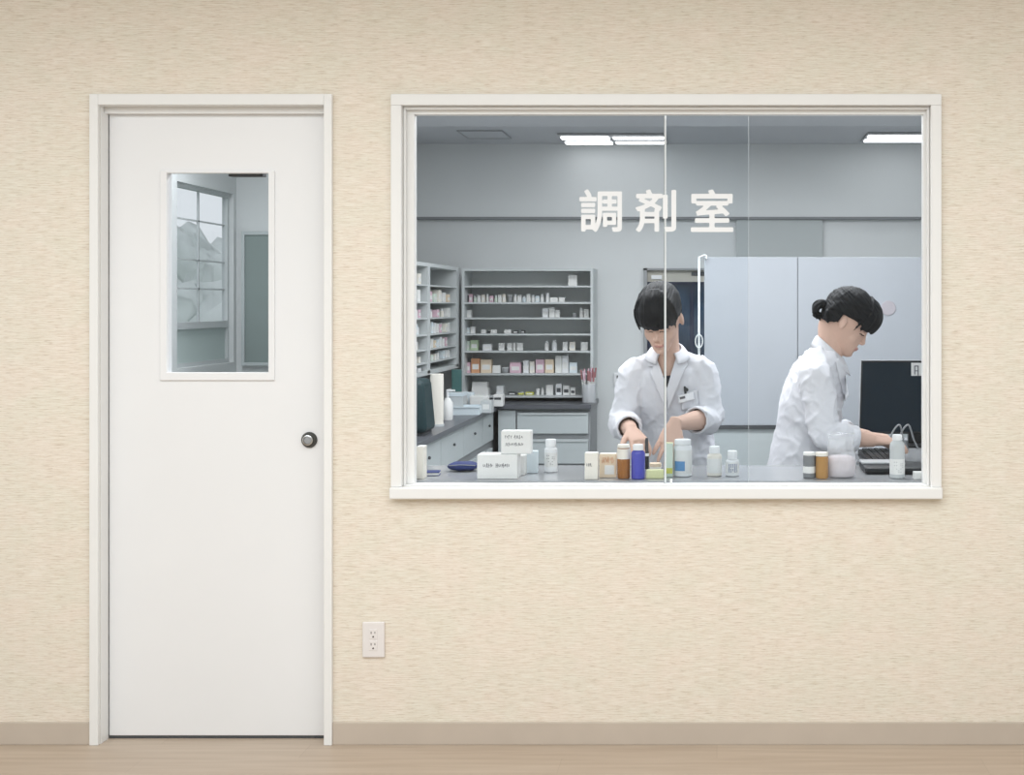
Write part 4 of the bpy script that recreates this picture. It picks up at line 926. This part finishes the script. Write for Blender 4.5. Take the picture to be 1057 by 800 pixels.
for sh, el_, wr in ((shL, elL, wrL), (shR, elR, wrR)):
    tube(bm, [sh.lerp(V((-0.18, 0.70, 1.14)), 0.4), sh, sh.lerp(el_, 0.5), el_, el_.lerp(wr, 0.35), el_.lerp(wr, 0.75), wr], [0.042, 0.042, 0.038, 0.035, 0.037, 0.028, 0.022], seg=14, up=V((0.3, 1, 0.2)))
hand(bm, wrL, (0.42, -0.80, -0.42), (0.25, -0.35, 0.9), 1, curl=(0.35, 0.5, 0.4), thumb=0.75)
hand(bm, wrR, (-0.30, -0.42, -0.84), (0.0, -0.90, 0.42), -1, curl=(0.12, 0.16, 0.12), spread=0.12, thumb=0.55)
legs(bm, (-0.155, 0.785, 0.80), (((-0.07, 0, 0), (-0.24, 0.79, 0)), ((0.07, 0, 0), (-0.07, 0.79, 0))))
bm = remesh(bm, 0.0036, 2)
body1 = finish('body', bm, [M['skin'], M['lips'], M['brow']], w1, smooth='all')
def face_mats(T):
    Ti = T.inverted()
    def fn(c, n):
        p = Ti @ c
        if p.y > 0.088 and abs(p.x) < 0.018 and 0.036 < p.z < 0.050-abs(p.x)*0.1: return 1
        if p.y > 0.05 and 0.012 < abs(p.x) < 0.050:
            ze = 0.099+0.002*math.cos((abs(p.x)-0.03)*60)
            if abs(p.z-ze) < 0.0022 and abs(p.x) < 0.047: return 2
            zb = 0.127-abs(abs(p.x)-0.032)*0.15
            if abs(p.z-zb) < 0.0028: return 2
        return 0
    return fn
shade_assign(body1, face_mats(T1))
# coat
bm = bmesh.new()
tube(bm, [(-0.183, 0.682, 1.222), (-0.182, 0.695, 1.185), (-0.178, 0.705, 1.14), (-0.170, 0.735, 1.05), (-0.162, 0.765, 0.97), (-0.153, 0.775, 0.86), (-0.150, 0.785, 0.70), (-0.150, 0.79, 0.52)],
     [(0.060, 0.055), (0.115, 0.072), (0.152, 0.092), (0.148, 0.108), (0.136, 0.104), (0.146, 0.112), (0.165, 0.13), (0.18, 0.15)], seg=32, up=V((0, 1, 0)))
for k in (-1, 1):
    sh = shL if k < 0 else shR
    tube(bm, [(-0.183+k*0.05, 0.685, 1.205), (-0.18+k*0.09, 0.69, 1.178), sh+V((0, 0, 0.0))], [0.035, 0.045, 0.050], seg=14, up=V((0, 1, 0)))
cuffL = elL.lerp(wrL, 0.72); cuffR = elR.lerp(wrR, 0.40)
for sh, el_, cu, kk in ((shL, elL, cuffL, 0), (shR, elR, cuffR, 1)):
    ext = (cu-el_).normalized()
    tube(bm, [sh.lerp(V((-0.18, 0.70, 1.14)), 0.35), sh, sh.lerp(el_, 0.5), el_, el_.lerp(cu, 0.5), cu], [0.052, 0.055, 0.054, 0.053, 0.052, 0.049 if kk else 0.043], seg=20, up=V((0.3, 1, 0.2)))
bm = remesh(bm, 0.0058, 12)
def cutplane(bm, co, no, cond=None):
    """remove what lies beyond a plane (within cond)"""
    no = V(no).normalized(); dele = [f for f in bm.faces if (f.calc_center_median()-co).dot(no) > 0 and (cond is None or cond(f.calc_center_median()))]
    bmesh.ops.delete(bm, geom=dele, context='FACES')
cutplane(bm, cuffL, cuffL-elL, lambda c: (c-cuffL).length < 0.08)
cutplane(bm, cuffR, cuffR-elR, lambda c: (c-cuffR).length < 0.09)
cutplane(bm, V((0, 0, 0.53)), (0, 0, -1))
bvhV = BVHTree.FromBMesh(bm)
# V neck
def to_px(c):
    s = FPX/(c.y+CD); return CX+c.x*s, CY-(c.z-CH)*s
def inV(c, n):
    if n.y > 0.3 and n.z < 0.85: return False
    px, py = to_px(c)
    if py > 404 or py < 335: return False
    t = (404-py)/(404-352)
    return 687.5-15.5*t < px < 688.5+15*t and c.y < 0.76 and c.z > 1.06
bm.normal_update()
bmesh.ops.delete(bm, geom=[f for f in bm.faces if inV(f.calc_center_median(), f.normal) or (f.calc_center_median()-V((-0.185, 0.672, 1.245))).length < 0.068], context='FACES')
fold(bm, 0.013, lambda p: 1.0 if (abs(p.x+0.17) > 0.11 or p.z < 1.0) else 0.35, 3)
bvh1 = BVHTree.FromBMesh(bm)
bmesh.ops.solidify(bm, geom=bm.faces[:], thickness=0.003)
coat1 = finish('lab_coat', bm, M['coat'], w1, smooth='all')
# sleeve cuffs (rolled)
for el_, cu, r in ((elL, cuffL, 0.043), (elR, cuffR, 0.047)):
    e = (cu-el_).normalized(); bm = bmesh.new(); rings = []
    sd = e.cross(V((0, 0, 1))).normalized(); u = sd.cross(e)
    for (t_, rr) in ((-0.026, r+0.0015), (-0.022, r+0.0045), (0.0, r+0.004), (0.003, r+0.001), (0.002, r-0.003), (-0.02, r-0.005)):
        rings.append([bm.verts.new(cu+e*t_+sd*rr*(1+0.03*math.sin(3*k))*math.cos(2*PI*k/28)+u*rr*(1+0.03*math.sin(3*k+1))*math.sin(2*PI*k/28)) for k in range(28)])
    for a, b in zip(rings, rings[1:]):
        for k in range(28): bm.faces.new((a[k], a[(k+1) % 28], b[(k+1) % 28], b[k]))
    finish('sleeve_cuff', bm, M['coat'], coat1, smooth='all')
patch('lapel', [(676.5, 367), (669.5, 373), (668, 377.5), (674, 378.5), (671, 384), (687.5, 424), (689, 402), (682.5, 382)], bvhV, coat1, M['coat'], 0.012, 0.005, dd=4.60)
patch('lapel', [(698.5, 367), (707, 369), (710, 377), (703.5, 376.5), (706, 383), (689.5, 424), (688.2, 402), (693.5, 383)], bvhV, coat1, M['coat'], 0.012, 0.005, dd=4.58)
patch('front_edge', [(688.2, 424), (689.6, 424), (691, 484), (689.2, 484)], bvh1, coat1, M['seamw'], 0.0015, 0.001)
collar('collar', (-0.185, 0.672, 1.222), coat1, 0.044, 0.052, 0.086, 0.048, 0.020, 0.50, 2*PI-0.50, (0, -1, 0))
# undershirt
bm = bmesh.new(); tube(bm, [(-0.182, 0.693, 1.16), (-0.18, 0.70, 1.13), (-0.172, 0.735, 1.05), (-0.165, 0.765, 0.97)], [(0.10, 0.073), (0.135, 0.079), (0.130, 0.092), (0.118, 0.088)], seg=32, up=V((0, 1, 0)), sub=6)
bm.normal_update(); bmesh.ops.delete(bm, geom=[f for f in bm.faces if f.calc_center_median().z > 1.146], context='FACES')
finish('undershirt', bm, M['shirt'], w1, smooth='all')
# chest pocket, badge, pens
patch('chest_pocket', [(703, 405), (720, 402.5), (721.5, 420), (703.5, 424)], bvh1, coat1, M['coat'], 0.006, 0.003)
bd1 = patch('name_badge', [(700, 408.5), (715.5, 404.5), (717, 412), (700.5, 416.5)], bvh1, coat1, M['badge'], 0.015, 0.004)
patch('badge_text', [(701.5, 410), (707, 408.7), (707.5, 411.2), (702, 412.4)], bvh1, bd1, M['ink'], 0.0205, 0.0006)
h_, n_, d_ = ray_px(707, 402, bvh1)
bm = bmesh.new(); tube(bm, [h_-d_*0.010+V((0.003, 0, -0.02)), h_-d_*0.010+V((-0.001, 0, 0.010))], 0.0045, seg=10, sub=2); ellipsoid(bm, h_-d_*0.013+V((0.004, 0, -0.001)), (0.009, 0.005, 0.008)); finish('badge_clip', bm, M['bezel'], coat1, smooth='all')
# trousers and shoes
def lower(parent, hip, feet, fdir):
    bm = bmesh.new()
    for s, ft in feet:
        h0 = V(hip)+V(s); f = V(ft); a = V((f.x, f.y, 0.10)); kn = h0.lerp(a, 0.5)
        tube(bm, [h0, h0.lerp(kn, 0.5), kn, a], [0.09, 0.08, 0.064, 0.052], seg=18, up=V((0, 1, 0)))
    finish('trousers', bm, M['trous'], parent, smooth='all')
    for s, ft in feet:
        f = V(ft); d = V(fdir).normalized(); bm = bmesh.new()
        tube(bm, [f-d*0.055+V((0, 0, 0.033)), f+V((0, 0, 0.036)), f+d*0.08+V((0, 0, 0.030)), f+d*0.155+V((0, 0, 0.022))], [(0.036, 0.032), (0.042, 0.036), (0.045, 0.029), (0.034, 0.021)], seg=16)
        for v in bm.verts: v.co.z = max(v.co.z, 0.0)
        finish('shoe', bm, M['bwhite'], parent, smooth='all')
lower(w1, (-0.155, 0.785, 0.80), (((-0.07, 0, 0), (-0.24, 0.79, 0)), ((0.07, 0, 0), (-0.07, 0.79, 0))), (0, -1, 0))
# hair: full cap, fringe to brows, tied back
def keep1(c):
    if c.z > 0.150: return True
    if c.y > 0.035: return False
    if c.y > -0.045: return c.z > 0.118+0.9*max(0, -c.y-0.02)*0 and c.z > (0.112 if abs(c.x) > 0.05 else 0.2)
    return c.z > 0.045
st = []
for k in range(37):
    u = -1+2*k/36; x = 0.068*u; yf = 0.102-0.050*abs(u)**2.6
    j = random.uniform(-0.003, 0.003); zend = 0.118-0.010*abs(u)**3+random.uniform(-0.004, 0.004)
    st.append(([(x*0.18, 0.015, 0.236), (x*0.55, yf*0.62, 0.222), (x*0.88, yf*0.96, 0.185), (x+j, yf+0.006, 0.15), (x+j, yf+0.001, zend)], [0.004, 0.007, 0.0075, 0.0065, 0.0018]))
for s in (-1, 1):
    for k in range(7):
        y = 0.056-0.012*k; ze = (0.092 if k < 2 else 0.108) if s > 0 else 0.122
        st.append(([(s*0.03, y*0.5, 0.230), (s*0.064, y*0.9, 0.195), (s*0.075, y, 0.15), (s*0.072, y+0.002, ze)], [0.005, 0.008, 0.007, 0.002]))
st.append(([(0.070, 0.052, 0.13), (0.069, 0.056, 0.10), (0.064, 0.060, 0.078)], [0.005, 0.003, 0.0012]))
st.append(([(-0.066, 0.060, 0.135), (-0.068, 0.060, 0.11), (-0.064, 0.062, 0.092)], [0.004, 0.0025, 0.001]))
def bun(bm):
    ellipsoid(bm, (0, -0.115, 0.10), (0.03, 0.022, 0.028))
    tube(bm, [(0, -0.12, 0.10), (0, -0.135, 0.07), (0, -0.13, 0.02)], [0.014, 0.017, 0.006], seg=12)
hair_obj('hair', T1, w1, keep1, st, bun, 0.95)

# ---------- second pharmacist (profile, facing +x)
w2 = thing('person', 'person in white lab coat with short ponytail, in profile typing at the keyboard', 'person', (0, 0, 0))
ear2 = V(((871.5-740)/(FPX/4.70), 0.72, CH-(335-315)/(FPX/4.66)))
R2 = Matrix.Rotation(-PI/2-0.10, 3, 'Z') @ Matrix.Rotation(-0.655, 3, 'X')
T2 = Matrix.Translation(ear2) @ R2.to_4x4() @ Matrix.Translation((0, 0, -0.09))
nb2 = V((0.425, 0.72, 1.225))
bm = bmesh.new(); head_parts(bm, T2)
hb = T2 @ V((0, -0.035, 0.06))
tube(bm, [T2 @ V((0, -0.025, 0.09)), hb, hb.lerp(nb2, 0.5), nb2, V((0.385, 0.72, 1.15))], [0.045, 0.050, 0.047, 0.050, 0.06], seg=18, up=V((1, 0, 0)))
tube(bm, [(0.402, 0.72, 1.185), (0.380, 0.72, 1.13), (0.365, 0.72, 1.03), (0.335, 0.72, 0.93), (0.315, 0.72, 0.84), (0.31, 0.72, 0.78)], [(0.06, 0.045), (0.125, 0.078), (0.118, 0.085), (0.108, 0.085), (0.12, 0.095), (0.11, 0.09)], seg=24, up=V((1, 0, 0)))
shN, elN, wrN = V((0.360, 0.580, 1.140)), V((0.395, 0.520, 0.935)), V((0.575, 0.560, 0.911))
shF, elF, wrF = V((0.375, 0.860, 1.140)), V((0.39, 0.91, 0.915)), V((0.575, 0.74, 0.909))
for sh, el_, wr in ((shN, elN, wrN), (shF, elF, wrF)):
    tube(bm, [sh.lerp(V((0.375, 0.72, 1.13)), 0.4), sh, sh.lerp(el_, 0.5), el_, el_.lerp(wr, 0.35), el_.lerp(wr, 0.75), wr], [0.042, 0.042, 0.038, 0.036, 0.037, 0.029, 0.023], seg=14, up=V((1, 0.3, 0.2)))
hand(bm, wrN, (1.0, 0.10, -0.06), (0.05, -0.1, 1), -1, curl=(0.25, 0.4, 0.3), thumb=0.5, sc=0.92)
hand(bm, wrF, (1.0, -0.15, -0.06), (0.05, 0.0, 1), 1, curl=(0.25, 0.4, 0.3), thumb=0.5, sc=0.92)
legs(bm, (0.31, 0.72, 0.80), (((0, -0.07, 0), (0.31, 0.63, 0)), ((0, 0.07, 0), (0.31, 0.81, 0))))
bm = remesh(bm, 0.0036, 2)
body2 = finish('body', bm, [M['skin'], M['lips'], M['brow']], w2, smooth='all')
shade_assign(body2, face_mats(T2))
bm = bmesh.new()
tube(bm, [(0.430, 0.72, 1.240), (0.408, 0.72, 1.19), (0.380, 0.72, 1.12), (0.356, 0.72, 1.03), (0.345, 0.72, 0.93), (0.335, 0.72, 0.84), (0.325, 0.72, 0.70), (0.325, 0.72, 0.52)],
     [(0.060, 0.062), (0.105, 0.086), (0.143, 0.108), (0.148, 0.117), (0.140, 0.122), (0.150, 0.134), (0.165, 0.15), (0.18, 0.16)], seg=32, up=V((1, 0, 0)))
cuN = elN.lerp(wrN, 0.62); cuF = elF.lerp(wrF, 0.62)
for sh, el_, cu in ((shN, elN, cuN), (shF, elF, cuF)):
    tube(bm, [sh.lerp(V((0.375, 0.72, 1.13)), 0.4), sh, sh.lerp(el_, 0.5), el_, el_.lerp(cu, 0.5), cu], [0.058, 0.063, 0.060, 0.055, 0.052, 0.046], seg=20, up=V((1, 0.3, 0.2)))
bm = remesh(bm, 0.0058, 12)
cutplane(bm, cuN, cuN-elN, lambda c: (c-cuN).length < 0.08); cutplane(bm, cuF, cuF-elF, lambda c: (c-cuF).length < 0.08); cutplane(bm, V((0, 0, 0.53)), (0, 0, -1))
bm.normal_update()
def inV2(c):
    if c.z < 1.05 or c.x < 0.40: return False
    wv = 0.052*(c.z-1.05)/0.15
    return abs(c.y-0.72) < wv
bmesh.ops.delete(bm, geom=[f for f in bm.faces if inV2(f.calc_center_median()) or (f.calc_center_median()-V((0.436, 0.72, 1.262))).length < 0.066], context='FACES')
fold(bm, 0.013, lambda p: 0.5 if p.x < 0.28 else 1, 8)
bvh2 = BVHTree.FromBMesh(bm)
bmesh.ops.solidify(bm, geom=bm.faces[:], thickness=0.003)
coat2 = finish('lab_coat', bm, M['coat'], w2, smooth='all')
for el_, cu, r in ((elN, cuN, 0.045), (elF, cuF, 0.045)):
    e = (cu-el_).normalized(); bm = bmesh.new(); rings = []
    sd = e.cross(V((0, 0, 1))).normalized(); u = sd.cross(e)
    for (t_, rr) in ((-0.026, r+0.0015), (-0.022, r+0.004), (0.0, r+0.0035), (0.003, r+0.001), (0.002, r-0.003), (-0.02, r-0.005)):
        rings.append([bm.verts.new(cu+e*t_+sd*rr*math.cos(2*PI*k/28)+u*rr*math.sin(2*PI*k/28)) for k in range(28)])
    for a, b in zip(rings, rings[1:]):
        for k in range(28): bm.faces.new((a[k], a[(k+1) % 28], b[(k+1) % 28], b[k]))
    finish('sleeve_cuff', bm, M['coat'], coat2, smooth='all')
collar('collar', (0.432, 0.72, 1.243), coat2, 0.095, 0.052, 0.078, 0.050, 0.012, 0.45, 2*PI-0.45, (1, 0, 0))
patch('lapel', [(862, 372), (866, 369), (873, 390), (876, 408), (872, 414), (867.5, 395)], bvh2, coat2, M['coat'], 0.005, 0.003)
bm = bmesh.new(); tube(bm, [(0.382, 0.72, 1.15), (0.375, 0.72, 1.12), (0.365, 0.72, 1.03), (0.34, 0.72, 0.93)], [(0.085, 0.065), (0.108, 0.074), (0.106, 0.08), (0.10, 0.08)], seg=32, up=V((1, 0, 0)), sub=6); finish('undershirt', bm, M['shirt'], w2, smooth='all')
lower(w2, (0.31, 0.72, 0.80), (((0, -0.07, 0), (0.31, 0.63, 0)), ((0, 0.07, 0), (0.31, 0.81, 0))), (1, 0, 0))
Tip = T2.inverted()
tie = Tip @ P(856.5, 319.5, 4.72); tie.x = 0
def keep2(c):
    if c.y > 0.03: return c.z > 0.150-0.5*max(0, 0.06-c.y)
    if c.y > -0.028: return c.z > 0.122
    return c.z > 0.058+max(0, 0.8*(c.y+0.06))
st = []
for k in range(35):
    u = -1+2*k/34; x = 0.067*u; yf = 0.100-0.042*abs(u)**2.4; ze = 0.124-0.016*abs(u)**3+random.uniform(-0.005, 0.004)
    st.append(([(x*0.2, 0.02, 0.236), (x*0.6, yf*0.66, 0.224), (x*0.92, yf+0.002, 0.188), (x, yf+0.008*(1-u*u), 0.152), (x, yf+0.006*(1-u*u), ze)], [0.003, 0.006, 0.0065, 0.0060, 0.0018]))
for s in (-1, 1):
    for k in range(9):
        zz = 0.206-0.009*k
        st.append(([(s*0.060, 0.060, max(zz-0.01, 0.132)), (s*0.076, 0.0, max(zz-0.03, 0.130)), (s*0.062, -0.072, (max(zz-0.03, 0.125)+tie.z)/2), tie*0.97], [0.004, 0.0065, 0.0065, 0.004]))
    for k in range(6):
        st.append(([(s*(0.066-0.009*k), -0.050-0.006*k, 0.058), (s*(0.062-0.009*k), -0.080, 0.09), tie*0.97], [0.004, 0.0065, 0.004]))
    st.append(([(s*0.072, 0.046, 0.135), (s*0.071, 0.044, 0.11), (s*0.069, 0.041, 0.088)], [0.006, 0.004, 0.001]))
def pony(bm):
    ellipsoid(bm, tie, (0.012, 0.012, 0.012))
h2 = hair_obj('hair', T2, w2, keep2, st, pony, 1.0, 'z')
bm = bmesh.new()
for k in range(16):
    a = k*2.4; r = 0.010*math.sqrt(k/16)
    o_ = V((0, math.cos(a), math.sin(a)))*r*1.0; o3 = V((math.cos(a*1.3), math.sin(a), math.cos(a)))*r*1.2
    pts = [T2 @ tie, P(855, 317.5, 4.71)+o_*0.4, P(850, 313.5, 4.71)+o_, P(843.5, 315.5, 4.71)+o_+o3*0.4, P(841.5, 322, 4.71)+o_+o3*0.5, P(845+random.uniform(-1, 2.5), 328.5+random.uniform(-3, 2), 4.71)+o3*0.7]
    tube(bm, pts, [0.006, 0.006, 0.009, 0.009, 0.007, 0.0015], seg=8, sub=4)
finish('ponytail', bm, M['hair'], h2, smooth='all')
bm = bmesh.new(); e = (P(852, 315, 4.71)-P(857.5, 319, 4.71)).normalized(); tube(bm, [P(857.2, 319, 4.71)-e*0.004, P(857.2, 319, 4.71)+e*0.005], 0.0125, seg=14, sub=1); finish('hair_tie', bm, M['bezel'], h2, smooth='all')
